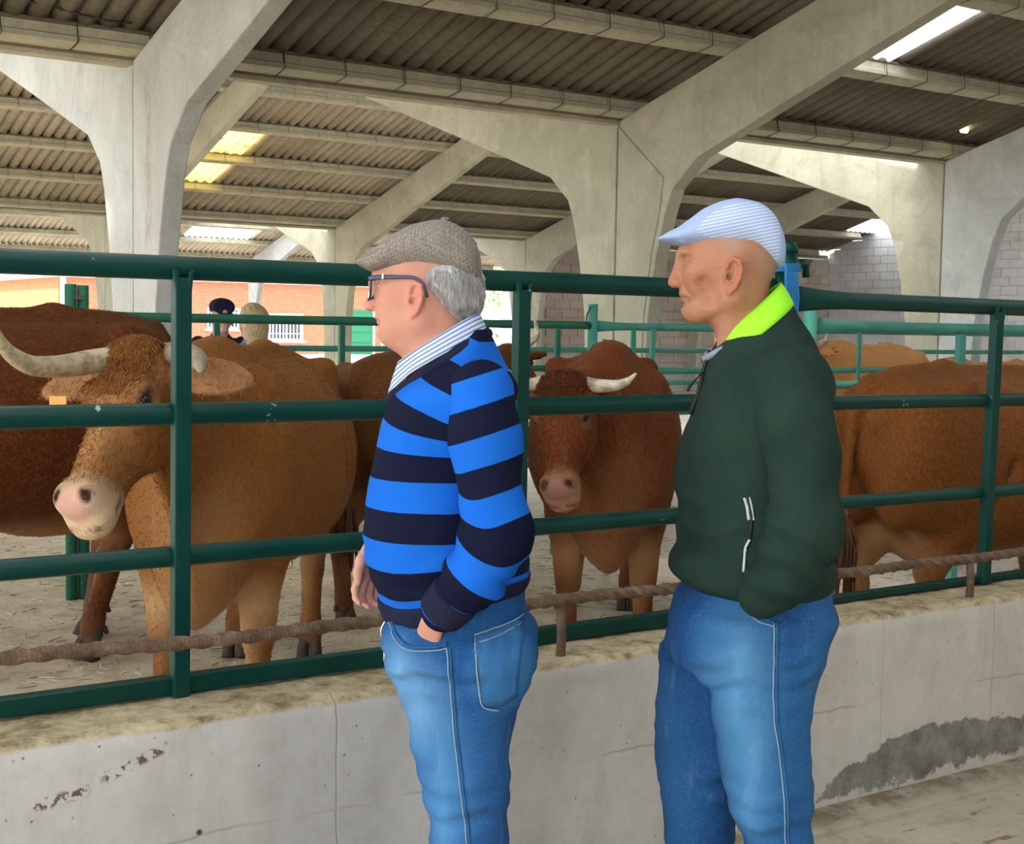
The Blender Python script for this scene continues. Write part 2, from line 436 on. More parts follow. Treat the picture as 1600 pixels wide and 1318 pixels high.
for vi, Y in enumerate(VAL):
    box('trim_2', (1.0 if vi == 0 else 3.0, Y + 0.01, ZV - 0.035), (28.1, Y + 0.16, ZV + 0.005), M['purlin'], kind='structure')
    box('trim_2', (1.0 if vi == 0 else 3.0, Y - 0.03, ZV + 0.0), (28.1, Y - 0.005, ZV + 0.04), M['strip'], kind='structure')
    # gutter trough over the valley
    bm = bmesh.new(); add_prism(bm, [(Y - .01, ZV + .02), (Y + .36, ZV + .02), (Y + .36, ZV + .34), (Y + .33, ZV + .34), (Y + .33, ZV + .06), (Y - .01, ZV + .06)], 0, -6, 28.3)
    from_bm('gutter', bm, M['purlin'], kind='structure')

# ------------------------------------------------------------------ corrugated roof
def m_sheet(name, k):
    m = NT(name, 0.92, 0.12); p = m.geo_pos()
    big = m.noise(p, 0.9, 4, 0.6); fine = m.noise(p, 14, 6, 0.7); sp = m.noise(p, 42, 3, 0.7)
    oi = m.n('ShaderNodeObjectInfo').outputs['Random']
    c = m.ramp(big, [(0.3, (0.16, 0.142, 0.108)), (0.7, (0.26, 0.235, 0.185))])
    c = m.mix(m.mr(fine, 0.42, 0.7, 0, 0.6), c, (0.085, 0.07, 0.05))
    c = m.mix(m.mr(sp, 0.64, 0.72, 0, 0.35), c, (0.42, 0.38, 0.30))
    c = m.mix(m.math('MULTIPLY', oi, 0.35), c, (0.27, 0.225, 0.18))
    st = m.noise(m.mapping(p, (11, .5, .5)), 1, 3, 0.6)
    c = m.mix(m.mr(st, 0.42, 0.66, 0, 0.22), c, (0.34, 0.31, 0.25))
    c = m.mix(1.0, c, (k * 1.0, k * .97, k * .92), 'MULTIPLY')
    m.color(c); m.bump(m.math('ADD', fine, sp), 0.3, 0.01)
    return m.m
def m_skylight(name, col, leaves=False):
    m = NT(name, 0.6, 0.2)
    t = m.t; out = [n for n in t.nodes if n.type == 'OUTPUT_MATERIAL'][0]
    tr = m.n('ShaderNodeBsdfTranslucent'); tp = m.n('ShaderNodeBsdfTransparent'); ms = m.n('ShaderNodeMixShader')
    p = m.geo_pos()
    if leaves:
        n = m.noise(p, 6.0, 4, 0.7); c = m.mix(m.mr(n, 0.60, 0.66), col, (0.16, 0.10, 0.03))
        m.l(c, tr.inputs[0])
    else: tr.inputs[0].default_value = (*col, 1)
    tp.inputs[0].default_value = (*col, 1)
    ms.inputs[0].default_value = 0.12
    m.l(tr.outputs[0], ms.inputs[1]); m.l(tp.outputs[0], ms.inputs[2]); m.l(ms.outputs[0], out.inputs[0])
    return m.m
M['sheet'] = m_sheet('fibre_cement', .85); M['sheet_lit_mid'] = m_sheet('bounce_lit_fibre_cement', 1.9); M['sheet_lit_far'] = m_sheet('yard_lit_fibre_cement', 2.6)  # second and third are paler copies with yard bounce light in their colour
M['sky_white'] = m_skylight('clear_roof_panel', (0.95, 0.97, 1.0))
M['sky_yellow'] = m_skylight('yellowed_roof_panel', (0.98, 0.85, 0.42), True)
PIT = 0.177; SW = PIT * 6
def sheet_mesh(L, seg=6, amp=0.036, width=6, nl=3, thick=True):
    me = bpy.data.meshes.new('roof_sheet'); bm = bmesh.new()
    nx = width * seg
    T = 0.007
    g = []
    for lay in (0, 1):
        rows = []
        for j in (0, nl):
            r = []
            for i in range(nx + 1):
                x = i / seg * PIT
                r.append(bm.verts.new((x, -L / 2 + L * j / nl, amp * (1 - 2 * abs(math.sin(math.pi * i / seg)) ** 0.62) + lay * T)))
            rows.append(r)
        g.append(rows)
    for i in range(nx):
        bm.faces.new((g[0][0][i], g[0][1][i], g[0][1][i + 1], g[0][0][i + 1])).smooth = True
        bm.faces.new((g[1][0][i], g[1][0][i + 1], g[1][1][i + 1], g[1][1][i])).smooth = True
        bm.faces.new((g[0][0][i], g[0][0][i + 1], g[1][0][i + 1], g[1][0][i]))
        bm.faces.new((g[0][1][i], g[1][1][i], g[1][1][i + 1], g[0][1][i + 1]))
    bm.to_mesh(me); bm.free(); return me
def roof_slope(vi, x0, ncol, rows, skip):
    e = empty('roof', (0, 0, 0), kind='structure')
    L = 1.42 / math.cos(math.atan(SL)) + 0.14
    base = sheet_mesh(L, seg=8 if vi == 0 else 6); base.materials.append(M['sheet'])
    variants = {}
    for r in rows:
        yc = VAL[vi] - 0.12 - 1.42 * (r + 0.5)
        z = roof_z(yc, vi) + 0.175
        for c in range(ncol):
            kind = skip.get((r, c)); tone = None
            if kind is None:
                tone = 'sheet_lit_far' if vi == 2 else ('sheet_lit_mid' if vi == 1 and c < 11 else None)
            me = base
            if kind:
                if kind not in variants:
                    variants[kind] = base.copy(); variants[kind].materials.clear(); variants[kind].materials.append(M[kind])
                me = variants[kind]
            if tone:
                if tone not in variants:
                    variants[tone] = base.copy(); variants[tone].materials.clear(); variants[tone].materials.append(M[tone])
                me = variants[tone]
            o = bpy.data.objects.new('skylight_sheet' if kind else 'roof_sheet', me); COL.objects.link(o); o.parent = e
            o.location = (x0 + c * SW, yc, z + random.uniform(-0.003, 0.003))
            o.rotation_euler = (-math.atan(SL) - 0.012, 0, 0)
            if kind: o['label'] = 'translucent roof panel letting daylight in'
    return e
def big_slope(name, x0, x1, ya, za, yb, zb, mat, lights=True):
    """a plain run of the same corrugated covering, joined; lights adds translucent strips, out of view, as fill light"""
    if lights:
        x = x0; k = 0
        while x < x1 - 0.01:
            xa = min(x + PIT * (14 if ya > 12 else 34), x1); big_slope(name, x, xa, ya, za, yb, zb, mat, False)
            if xa < x1 - 0.01:
                xb = min(xa + SW, x1); big_slope('added_fill_panel', xa, xb, ya, za, yb, zb, M['sky_white'], False); xa = xb  # translucent strip added on unseen slopes to bring more light into the pens
            x = xa
        return
    n = int((x1 - x0) / PIT * 4); bm = bmesh.new(); r0 = []; r1 = []
    for i in range(n + 1):
        x = x0 + i * PIT / 4; a = 0.026 * math.cos(math.pi * i / 2)
        r0.append(bm.verts.new((x, ya, za + a))); r1.append(bm.verts.new((x, yb, zb + a)))
    for i in range(n): bm.faces.new((r0[i], r0[i + 1], r1[i + 1], r1[i])).smooth = True
    return from_bm(name, bm, mat, kind='structure')
X_1 = 28.2
sk0 = {(1, 9): 'sky_white'}
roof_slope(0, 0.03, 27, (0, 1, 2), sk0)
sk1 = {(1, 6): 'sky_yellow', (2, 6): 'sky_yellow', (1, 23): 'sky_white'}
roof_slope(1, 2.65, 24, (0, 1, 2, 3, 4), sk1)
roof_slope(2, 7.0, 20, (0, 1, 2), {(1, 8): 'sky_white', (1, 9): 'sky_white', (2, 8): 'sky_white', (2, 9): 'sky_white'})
ZR = ZV + SL * HALF
for vi in range(3):
    yv = VAL[vi]; yr = yv - HALF
    zr = ZR + 0.2
    # upper part of the slope facing us, then the slope on the far side of each ridge
    ylow = yv - 0.12 - 1.42 * (3 if vi != 1 else 5)
    if ylow > yr + 0.05:
        big_slope('roof', -4.5, X_1, ylow, roof_z(ylow, vi) + 0.2, yr, zr, M['sheet'])
    if vi == 0: big_slope('roof', -4.5, 0.03, yv, ZV + 0.2, ylow, roof_z(ylow, vi) + 0.2, M['sheet'])
    if vi == 1: big_slope('roof', -4.5, 2.65, yv, ZV + 0.2, ylow, roof_z(ylow, vi) + 0.2, M['sheet'])
    if vi == 2: big_slope('roof', -4.5, 7.0, yv, ZV + 0.2, ylow, roof_z(ylow, vi) + 0.2, M['sheet'])
    yb = yv - 2 * HALF
    big_slope('roof', -4.5, X_1, yr, zr, yb + (0.3 if vi else 0), ZV + 0.2 + SL * (0.3 if vi else 0), M['sheet'])
# ------------------------------------------------------------------ block walls at the far right
def m_block(name, c1, c2, c3):
    m = NT(name, 0.85, 0.2); p = m.geo_pos()
    oi = m.n('ShaderNodeObjectInfo').outputs['Random']
    c = m.mix(oi, c1, c2); c = m.mix(m.mr(m.noise(p, 0.7, 4, 0.7), 0.45, 0.65, 0, 0.8), c, c3)
    m.color(c); m.bump(m.noise(p, 18, 5), 0.3, 0.01); return m.m
M['block_white'] = m_block('white_block', (0.70, 0.70, 0.70), (0.60, 0.60, 0.61), (0.50, 0.48, 0.46))
M['block_tan'] = m_block('tan_block', (0.56, 0.47, 0.40), (0.46, 0.38, 0.32), (0.38, 0.31, 0.25))
M['mortar'] = plain('mortar', (0.46, 0.44, 0.40), 0.9)
def block_wall(name, origin, axis, n_len, z0, n_high, bw, bh, mat, label):
    e = empty(name, origin, kind='structure', label=label)
    me = bpy.data.meshes.new('block'); bm = bmesh.new()
    if axis == 'x': add_box(bm, (0.006, -0.05, 0.006), (bw - 0.006, 0, bh - 0.006))
    else: add_box(bm, (-0.05, 0.006, 0.006), (0, bw - 0.006, bh - 0.006))
    bm.to_mesh(me); bm.free(); me.materials.append(mat)
    L = n_len * bw
    for r in range(n_high):
        for c in range(n_len):
            off = 0.5 * bw if r % 2 else 0
            s = c * bw + off
            if s + bw > L + 0.01: continue
            o = bpy.data.objects.new('block', me); COL.objects.link(o); o.parent = e
            j = random.uniform(-0.004, 0.004)
            o.location = (s, j, z0 + r * bh) if axis == 'x' else (j, s, z0 + r * bh)
    return e
# gable wall (plane X = 28.2) behind the right column
ge = block_wall('wall_right', (28.2, 19.6, 0), 'y', 15, 1.2, 17, 0.46, 0.21, M['block_white'], 'white painted block gable wall at the right end of the shed')
bm = bmesh.new()
pts = [(-5, 0), (42.4, 0), (42.4, 3.7)]
for vi in (2, 1, 0): pts += [(VAL[vi], 3.7), (VAL[vi] - HALF, ZR + 0.15), (VAL[vi] - 2 * HALF + 0.05, 3.7)]
pp = [(a, b) for a, b in [(-5, 0), (42.3, 0), (42.3, 3.6), (VAL[2] - HALF, ZR + 0.12), (VAL[1], 3.6), (VAL[1] - HALF, ZR + 0.12), (VAL[0], 3.6), (VAL[0] - HALF, ZR + 0.12), (-5, 3.6)]]
add_prism(bm, pp, 0, 28.18, 28.4)
o = from_bm('render_coat', bm, M['block_white'], kind='structure'); o.name = 'wall_right_back'
M['wall_dark'] = plain('light_blocker_dark', (.36, .34, .31), .9)
box('light_blocking_wall', (-1.5, -5.25, 0), (28.4, -5.0, 3.9), M['wall_dark'], kind='structure')  # unseen wall behind the camera, added dark to cut light from that side
# cross wall (plane Y = 26.6) from the fourth valley column to the gable
be = block_wall('wall_back', (18.6, 26.45, 0), 'x', 21, 0.7, 12, 0.46, 0.21, M['block_tan'], 'bare tan block wall closing the middle bay')
bmk = bmesh.new(); add_box(bmk, (18.45, 26.44, 0), (28.2, 26.62, 3.45)); from_bm('wall_back', bmk, M['mortar'], kind='structure')

# ------------------------------------------------------------------ brick building across the yard
def m_brick(name, c1, c2, mort):
    m = NT(name, 0.85, 0.2); p = m.coord()
    x, y, z = m.sep(p)
    cb = m.n('ShaderNodeCombineXYZ'); m.l(m.math('ADD', x, y), cb.inputs[0]); m.l(z, cb.inputs[1])
    b = m.n('ShaderNodeTexBrick'); b.inputs['Scale'].default_value = 1.0
    b.inputs['Brick Width'].default_value = 0.25; b.inputs['Row Height'].default_value = 0.075
    b.inputs['Mortar Size'].default_value = 0.012; b.inputs['Color1'].default_value = (*c1, 1)
    b.inputs['Color2'].default_value = (*c2, 1); b.inputs['Mortar'].default_value = (*mort, 1)
    m.l(cb.outputs[0], b.inputs['Vector']); m.color(b.outputs[0]); return m.m
M['brick'] = m_brick('orange_brick', (0.50, 0.115, 0.045), (0.58, 0.165, 0.07), (0.50, 0.32, 0.23))
M['brick_sunlit'] = m_brick('sunlit_brick', (0.50, 0.20, 0.08), (0.56, 0.26, 0.11), (0.40, 0.18, 0.09))  # end wall copy of the brick, sunlight put into its paler colour
M['white'] = plain('white_paint', (0.80, 0.80, 0.78), 0.6)
M['glass_dark'] = plain('window_glass', (0.05, 0.06, 0.09), 0.1, 0.6)
M['door_green'] = plain('green_door_paint', (0.03, 0.22, 0.11), 0.45)
M['roof_pale'] = plain('eaves_board', (0.62, 0.60, 0.58), 0.8)
YB = 60.0
bld = empty('brick_building', (28, YB, 0), label='single storey orange brick building across the yard, white windows and green door', cat='building')
def bpart(name, lo, hi, mat, bev=0.0, parent=None, **kw):
    lo = (lo[0] - 28, lo[1] - YB, lo[2]); hi = (hi[0] - 28, hi[1] - YB, hi[2])
    return box(name, lo, hi, mat, parent or bld, bev, **kw)
bpart('brick_wall', (17.4, YB, -0.12), (37.2, YB + 24, 3.35), M['brick'])
bpart('plinth', (17.4, YB - 0.12, -0.12), (37.2, YB - 0.003, 0.10), M['white'])
bpart('eaves', (17.0, YB - 0.35, 3.352), (37.4, YB + 24.2, 3.50), M['roof_pale'])
bpart('end_wall', (17.38, YB + 0.0, -0.12), (17.398, YB + 24, 3.35), M['brick_sunlit'])
bpart('drainpipe', (17.4, YB - 0.32, -0.1), (17.6, YB - 0.12, 3.35), M['white'])
def window(x0, x1, z0, z1, nb):
    w = bpart('window_frame', (x0, YB - 0.05, z0), (x1, YB + 0.02, z1), M['white'])
    g = 0.09
    m_ = (x0 + x1) / 2
    for a, b in ((x0 + g, m_ - g / 2), (m_ + g / 2, x1 - g)):
        pane = box('pane', (a - 28, -0.075, z0 + g), (b - 28, -0.055, z1 - g), M['glass_dark'], w)
    bmb = bmesh.new()
    for i in range(nb):
        x = x0 + g + (x1 - x0 - 2 * g) * (i + 0.5) / nb
        add_box(bmb, (x - 0.025 - 28, -0.14, z0 + 0.05), (x + 0.025 - 28, -0.10, z1 - 0.05))
    for zz in (z0 + 0.32, z1 - 0.2): add_box(bmb, (x0 - 28, -0.145, zz - 0.02), (x1 - 28, -0.12, zz + 0.02))
    from_bm('window_bars', bmb, M['white'], w)
    bpart('window_sill', (x0 - 0.1, YB - 0.15, z0 - 0.1), (x1 + 0.1, YB - 0.003, z0 - 0.003), M['white'])
window(27.0, 28.75, 0.75, 2.0, 9)
window(20.4, 22.4, 1.25, 2.2, 9)
window(24.0, 25.6, 1.25, 2.2, 9)
dr = bpart('door', (31.15, YB - 0.06, 0.10), (32.45, YB - 0.003, 2.25), M['door_green'])
for k in range(4):
    z = 0.2 + k * 0.5
    box('door_panel', (31.27 - 28, -0.09, z), (32.33 - 28, -0.055, z + 0.40), M['door_green'], dr, 0.012)
bpart('door_frame', (31.03, YB - 0.04, 0.10), (31.15, YB - 0.002, 2.35), M['white'])
bpart('door_frame', (32.45, YB - 0.04, 0.10), (32.57, YB - 0.002, 2.35), M['white'])
# window strips of the wing
for a, b in ((YB + 2.0, YB + 6.2), (YB + 8.5, YB + 10.2), (YB + 14, YB + 18)):
    bpart('window_frame', (17.33, a, 1.15), (17.379, b, 1.95), M['white'])

# trees beyond
def m_leaf():
    m = NT('tree_leaves', 0.7, 0.2); p = m.coord()
    m.color(m.ramp(m.noise(p, 3, 4, 0.7), [(0.35, (0.10, 0.26, 0.03)), (0.7, (0.38, 0.58, 0.10))])); return m.m
M['leaf'] = m_leaf(); M['bark'] = plain('bark', (0.17, 0.13, 0.09), 0.9)
def tree(x, y, h, r, label, seed):
    rnd = random.Random(seed)
    e = empty('tree', (x, y, -0.12), label=label, cat='tree', group='trees across the yard')
    tube('trunk', [(0, 0, 0), (0.1, 0, h * 0.35), (0, 0.1, h * 0.7)], [0.18, 0.13, 0.06], M['bark'], e)
    bm = bmesh.new()
    for i in range(1500):
        u = rnd.uniform(-1, 1); a = rnd.uniform(0, 6.283); q = rnd.uniform(0.5, 1) ** 0.5
        s = math.sqrt(1 - u * u)
        lump = 1 + 0.25 * math.sin(5 * a) * math.cos(4 * u)
        c = Vector((s * math.cos(a) * r * q * lump, s * math.sin(a) * r * q * lump, h * 0.6 + u * r * 1.1 * q))
        d1 = Vector((rnd.uniform(-1, 1), rnd.uniform(-1, 1), rnd.uniform(-1, 1))).normalized() * rnd.uniform(0.12, 0.26)
        d2 = d1.cross(Vector((rnd.uniform(-1, 1), rnd.uniform(-1, 1), rnd.uniform(-1, 1)))).normalized() * 0.09
        bm.faces.new([bm.verts.new(c - d1), bm.verts.new(c + d2), bm.verts.new(c + d1), bm.verts.new(c - d2)])
    from_bm('foliage', bm, M['leaf'], e, kind='stuff')
tree(41.5, 58, 5.5, 3.0, 'bright green leafy tree seen through the gap behind the striped man', 1)
tree(50.0, 60, 6.0, 3.2, 'green tree standing farther along beyond the shed', 2)
tree(41.0, 72, 6.0, 3.0, 'green tree half hidden behind the brick building', 3)
# potted plant by the green door
e = empty('potted_plant', (33.9, 58.6, -0.12), label='spiky leafed plant in a white tub near the green door', cat='plant')
tube('tub', [(0, 0, 0), (0, 0, 0.1), (0, 0, 0.5)], [0.30, 0.33, 0.4], M['white'], e, n=16)
bmp = bmesh.new(); rnd = random.Random(5)
for i in range(40):
    a = rnd.uniform(0, 6.28); L = rnd.uniform(0.7, 1.3); t = rnd.uniform(0.3, 1.3)
    d = Vector((math.cos(a) * math.cos(t), math.sin(a) * math.cos(t), math.sin(t)))
    s = d.cross(Vector((0, 0, 1))).normalized() * 0.06
    b0 = Vector((0, 0, 0.5)); mid = b0 + d * L * 0.6; tip = b0 + d * L - Vector((0, 0, 0.18 * L))
    bmp.faces.new([bmp.verts.new(b0 - s * .5), bmp.verts.new(b0 + s * .5), bmp.verts.new(mid + s), bmp.verts.new(tip), bmp.verts.new(mid - s)])
from_bm('leaves', bmp, M['leaf'], e, kind='stuff')

# ------------------------------------------------------------------ steel cattle fences
def rail(parent, a, b, r, mat, name='rail', flare=(False, False), n=14):
    """round tube; a flared end is hammered flat where it meets its post"""
    a = Vector(a); b = Vector(b); L = (b - a).length; d = (b - a) / L
    ts = [0, 0.03, 0.08, 0.14, 0.22] + [0.22 + (L - 0.44) * k / 8 for k in range(1, 8)] + [L - 0.22, L - 0.14, L - 0.08, L - 0.03, L]
    if L < 0.6: ts = [0, L / 2, L]
    pts = []; sq = []
    for t in ts:
        pts.append(a + d * t)
        k = 0.0
        if flare[0] and t < 0.2: k = max(k, (1 - t / 0.2) ** 1.3)
        if flare[1] and L - t < 0.2: k = max(k, (1 - (L - t) / 0.2) ** 1.3)
        sq.append((1 - 0.75 * k, 1 + 0.50 * k))
    bm = bmesh.new(); add_tube(bm, pts, r, n, squash=sq)
    return from_bm(name, bm, mat, parent)
def post_box(parent, x, y, z0, z1, w, mat, name='post', lean=0.0):
    bm = bmesh.new()
    vs = add_box(bm, (x - w / 2, y - w / 2, z0), (x + w / 2, y + w / 2, z1))
    for v in bm.verts: v.co.x += lean * (v.co.z - z0)
    # rounded saddle top welded round the top rail
    return from_bm(name, bm, mat, parent, bevel=0.004)
YF = 3.15
G = M['green']
fl = empty('cattle_fence', (1.2, YF, 0.595), label='dark green tubular steel fence panel on the wall behind the striped man', cat='fence')
def loc(e, p): return (p[0] - e.location.x, p[1] - e.location.y, p[2] - e.location.z)
def frail(e, x0, x1, z, r, mat=G, fl_=(False, False), y=YF, name='rail', z1=None):
    return rail(e, loc(e, (x0, y, z)), loc(e, (x1, y, z if z1 is None else z1)), r, mat, name, fl_)
frail(fl, -1.2, 3.125, 1.608, 0.0285, fl_=(False, True))
frail(fl, -1.2, 3.125, 1.267, 0.0268, fl_=(False, True))
frail(fl, -1.2, 3.125, 0.930, 0.0245, fl_=(False, True))
box('bottom_rail', loc(fl, (-1.2, YF - 0.02, 0.602)), loc(fl, (3.15, YF + 0.02, 0.645)), G, fl, 0.004)
def fence_post(e, x, zt=1.585, zb=0.60, w=0.040, mat=G, lean=0.0, y=YF):
    a = loc(e, (x, y - 0.028, 0))
    bm = bmesh.new()
    x0, y0 = a[0], a[1]
    z0 = zb - e.location.z; z1 = zt - e.location.z
    add_box(bm, (x0 - w / 2, y0 - 0.012, z0), (x0 + w / 2, y0 + 0.022, z1))
    # saddle horns hugging the top rail
    add_prism(bm, [(x0 - w / 2 - 0.008, z1 + 0.022), (x0 - w / 2 + 0.008, z1 + 0.016), (x0 - w / 2 + 0.010, z1 - 0.02), (x0 - w / 2, z1 - 0.03)], 1, y0 - 0.013, y0 + 0.0)
    add_prism(bm, [(x0 + w / 2 + 0.004, z1 + 0.018), (x0 + w / 2 - 0.008, z1 + 0.012), (x0 + w / 2 - 0.010, z1 - 0.02), (x0 + w / 2, z1 - 0.03)], 1, y0 - 0.013, y0 + 0.0)
    for v in bm.verts: v.co.x += lean * (v.co.z - z0)
    o = from_bm('post', bm, mat, e, bevel=0.003)
    return o
for x in (0.20, 1.185, 2.145): fence_post(fl, x, lean=0.004)
fr = empty('cattle_fence', (3.5, YF, 0.595), label='dark green tubular steel fence panel on the wall to the right of the gatepost', cat='fence')
frail(fr, 3.205, 6.4, 1.588, 0.0285, fl_=(True, False), z1=1.575)
frail(fr, 3.205, 6.4, 1.258, 0.0235, fl_=(True, False), z1=1.245)
frail(fr, 3.205, 6.4, 0.930, 0.0225, fl_=(True, False), z1=0.915)
box('bottom_rail', loc(fr, (3.20, YF - 0.02, 0.602)), loc(fr, (6.4, YF + 0.02, 0.625)), G, fr, 0.004)
for x in (4.165, 5.2): fence_post(fr, x, 1.565, lean=0.02)
gp = empty('gatepost', (3.165, YF, 0.595), label='round green gatepost with blue rope, between the two fence panels', cat='post')
tube('tube', [(0, 0, 0), (0, 0, 0.6), (0, 0, 1.135)], 0.034, M['green'], gp, n=18)
tube('cap', [(0, 0, 1.135), (0, 0, 1.152), (0, 0, 1.168)], [0.036, 0.036, 0.026], M['green'], gp, n=18)
tube('collar', [(0, 0, 1.085), (0, 0, 1.115)], [0.041, 0.041], M['green'], gp, n=18)
tube('hinge_pin', [(0.03, -0.01, 1.10), (0.075, -0.01, 1.10), (0.078, -0.01, 1.06)], 0.012, M['green'], gp)
for zz in (0.33, 0.66): tube('collar', [(0, 0, zz), (0, 0, zz + 0.035)], [0.041, 0.041], M['green'], gp, n=18)
M['blue_rope'] = plain('blue_rope', (0.01, 0.16, 0.42), 0.5, 0.4)
bmr = bmesh.new()
for k in range(5):
    w = -0.036 + k * 0.009
    add_tube(bmr, [(w, -0.036, 1.10), (w - 0.006 + 0.004 * k, -0.044, 1.0), (w + 0.004, -0.045, 0.93), (w + 0.01, -0.040, 0.86)], 0.006, 6)
tube('rope_turns', [(0.040 * math.cos(t), 0.040 * math.sin(t), 1.075 + 0.0012 * t) for t in [i * 0.5 for i in range(0, 38)]], 0.006, M['blue_rope'], gp, n=6)
from_bm('rope_tail', bmr, M['blue_rope'], gp)

# twisted iron bar on stakes in front of the fence
def m_rust():
    m = NT('rusty_iron', 0.8, 0.3); p = m.coord()
    n = m.noise(p, 22, 5, 0.7)
    m.color(m.ramp(n, [(0.3, (0.085, 0.050, 0.030)), (0.55, (0.16, 0.10, 0.065)), (0.75, (0.27, 0.19, 0.13))])); m.bump(n, 0.5, 0.004); return m.m
M['rust'] = m_rust()
rb = empty('twisted_bar', (2.2, 3.0, 0.6), label='rusty twisted iron bar on short stakes running in front of the fence', cat='bar')
bm = bmesh.new()
N = 620; rings = []
for i in range(N + 1):
    x = -1.2 + 6.6 * i / N
    z = 0.772 - 0.0105 * x + 0.004 * math.sin(x * 3.1) + 0.003 * math.sin(x * 9)
    y = 3.0 + 0.003 * math.sin(x * 5)
    r = []
    for k in range(8):
        an = math.pi / 4 * k + x * 2 * math.pi / 0.24
        rad = 0.0155 if k % 4 else 0.0155
        rad = (0.0176, 0.0140)[k % 2]
        r.append(bm.verts.new((x - 2.2, y - 3.0 + rad * math.cos(an), z - 0.6 + rad * math.sin(an))))
    rings.append(r)
for i in range(N):
    for k in range(8): bm.faces.new((rings[i][k], rings[i][(k + 1) % 8], rings[i + 1][(k + 1) % 8], rings[i + 1][k]))
bm.faces.new(rings[0]); bm.faces.new(rings[-1][::-1])
bmesh.ops.recalc_face_normals(bm, faces=bm.faces[:])
from_bm('bar', bm, M['rust'], rb)
for sx in (2.205, 3.92, 0.45):
    zt = 0.765 - 0.0105 * sx
    tube('stake', [(sx - 2.2, -0.004, -0.012), (sx - 2.2 + 0.002, -0.004, 0.06), (sx - 2.2, 0, zt - 0.6)], [0.014, 0.0125, 0.0135], M['rust'], rb, n=8)

# second fence line across the pen
GD = M['green_dull']; YG = 7.4
f2 = empty('pen_fence', (3.8, YG, 0), label='dull green rail fence across the pen behind the horned cow', cat='fence')
for z, r in ((1.508, 0.0265), (1.225, 0.021), (0.93, 0.021), (0.60, 0.021)):
    rail(f2, (2.295 - 3.8, 0, z), (5.63 - 3.8, 0, z), r, GD, flare=(z > 1.4, False))
for x in (3.01, 3.79, 4.58, 5.36): box('post', (x - 3.8 - 0.018, -0.03, 0), (x - 3.8 + 0.018, 0.0, 1.49), GD, f2, 0.003)
tube('end_post', [(2.27 - 3.8, 0, 0), (2.27 - 3.8, 0, 0.8), (2.27 - 3.8, 0, 1.67)], 0.031, GD, f2, n=14)
f3 = empty('pen_fence', (0.6, YG, 0), label='dull green rail gate at the far left, beside the paired posts', cat='fence')
for z, r in ((1.522, 0.024), (1.225, 0.021), (0.93, 0.021), (0.60, 0.021)):
    rail(f3, (-1.2, 0, z), (2.195 - 0.6, 0, z), r, GD, flare=(False, True))
tube('end_post', [(2.205 - 0.6, 0, 0), (2.205 - 0.6, 0, 0.8), (2.205 - 0.6, 0, 1.675)], 0.031, GD, f3, n=14)
bm = bmesh.new(); add_box(bm, (2.22 - 0.6, -0.045, 1.595), (2.26 - 0.6, -0.02, 1.62)); from_bm('latch', bm, M['rust'], f3)
f4 = empty('pen_fence', (7.5, YG, 0), label='light green rail fence at the back of the pens behind the cow facing us', cat='fence')
GL = M['green_light']
for z, r in ((1.505, 0.0265), (1.205, 0.024), (0.93, 0.021), (0.66, 0.021), (0.4, 0.021)):
    rail(f4, (5.69 - 7.5, 0, z), (12.5 - 7.5, 0, z), r, GL, flare=(z > 1.4, False))
tube('end_post', [(5.66 - 7.5, 0, 0), (5.66 - 7.5, 0, 0.8), (5.66 - 7.5, 0, 1.65)], 0.033, GL, f4, n=14)
tube('wire_loop', [(5.62 - 7.5, -0.03, 1.63), (5.58 - 7.5, -0.04, 1.58), (5.575 - 7.5, -0.04, 1.53), (5.62 - 7.5, -0.035, 1.50)], 0.005, M['wire'], f4, n=6)
for x in (5.98, 6.15, 7.1, 8.2, 9.4, 10.6, 11.8): box('post', (x - 7.5 - 0.018, -0.045, 0), (x - 7.5 + 0.018, -0.025, 1.49), GL, f4, 0.003)
# right hand pens
f5 = empty('pen_fence', (6.4, 5.15, 0), label='weathered light green fence behind the broad cow in the right pen', cat='fence')
for z, r in ((1.520, 0.030), (1.21, 0.022), (0.93, 0.022), (0.6, 0.022)):
    rail(f5, (5.42 - 6.4, 0, z), (9.6 - 6.4, 0, z), r, GL, flare=(z > 1.4, False))
for x, w in ((6.55, 0.055), (8.1, 0.055)): box('post', (x - 6.4 - w / 2, -0.035, 0), (x - 6.4 + w / 2, 0.0, 1.49), GL, f5, 0.003)
tube('end_post', [(5.36 - 6.4, 0, 0), (5.36 - 6.4, 0, 1.0), (5.36 - 6.4, 0, 1.62)], 0.036, GL, f5, n=14)
tube('end_post', [(5.27 - 6.4, 0.06, 0), (5.27 - 6.4, 0.06, 1.0), (5.27 - 6.4, 0.06, 1.60)], 0.036, GL, f5, n=14)
f6 = empty('pen_fence', (7.0, 9.8, 0), label='pale green rail fence farther back between the rear pens', cat='fence')
for z in (1.30, 1.0, 0.72, 0.44): rail(f6, (-3, 0, z), (7, 0.3, z), 0.024, GL)
for x in (-3, -1.2, 0.6, 2.4, 4.2, 6): box('post', (x - 0.02, -0.05, 0), (x + 0.02, -0.02, 1.4), GL, f6, 0.003)

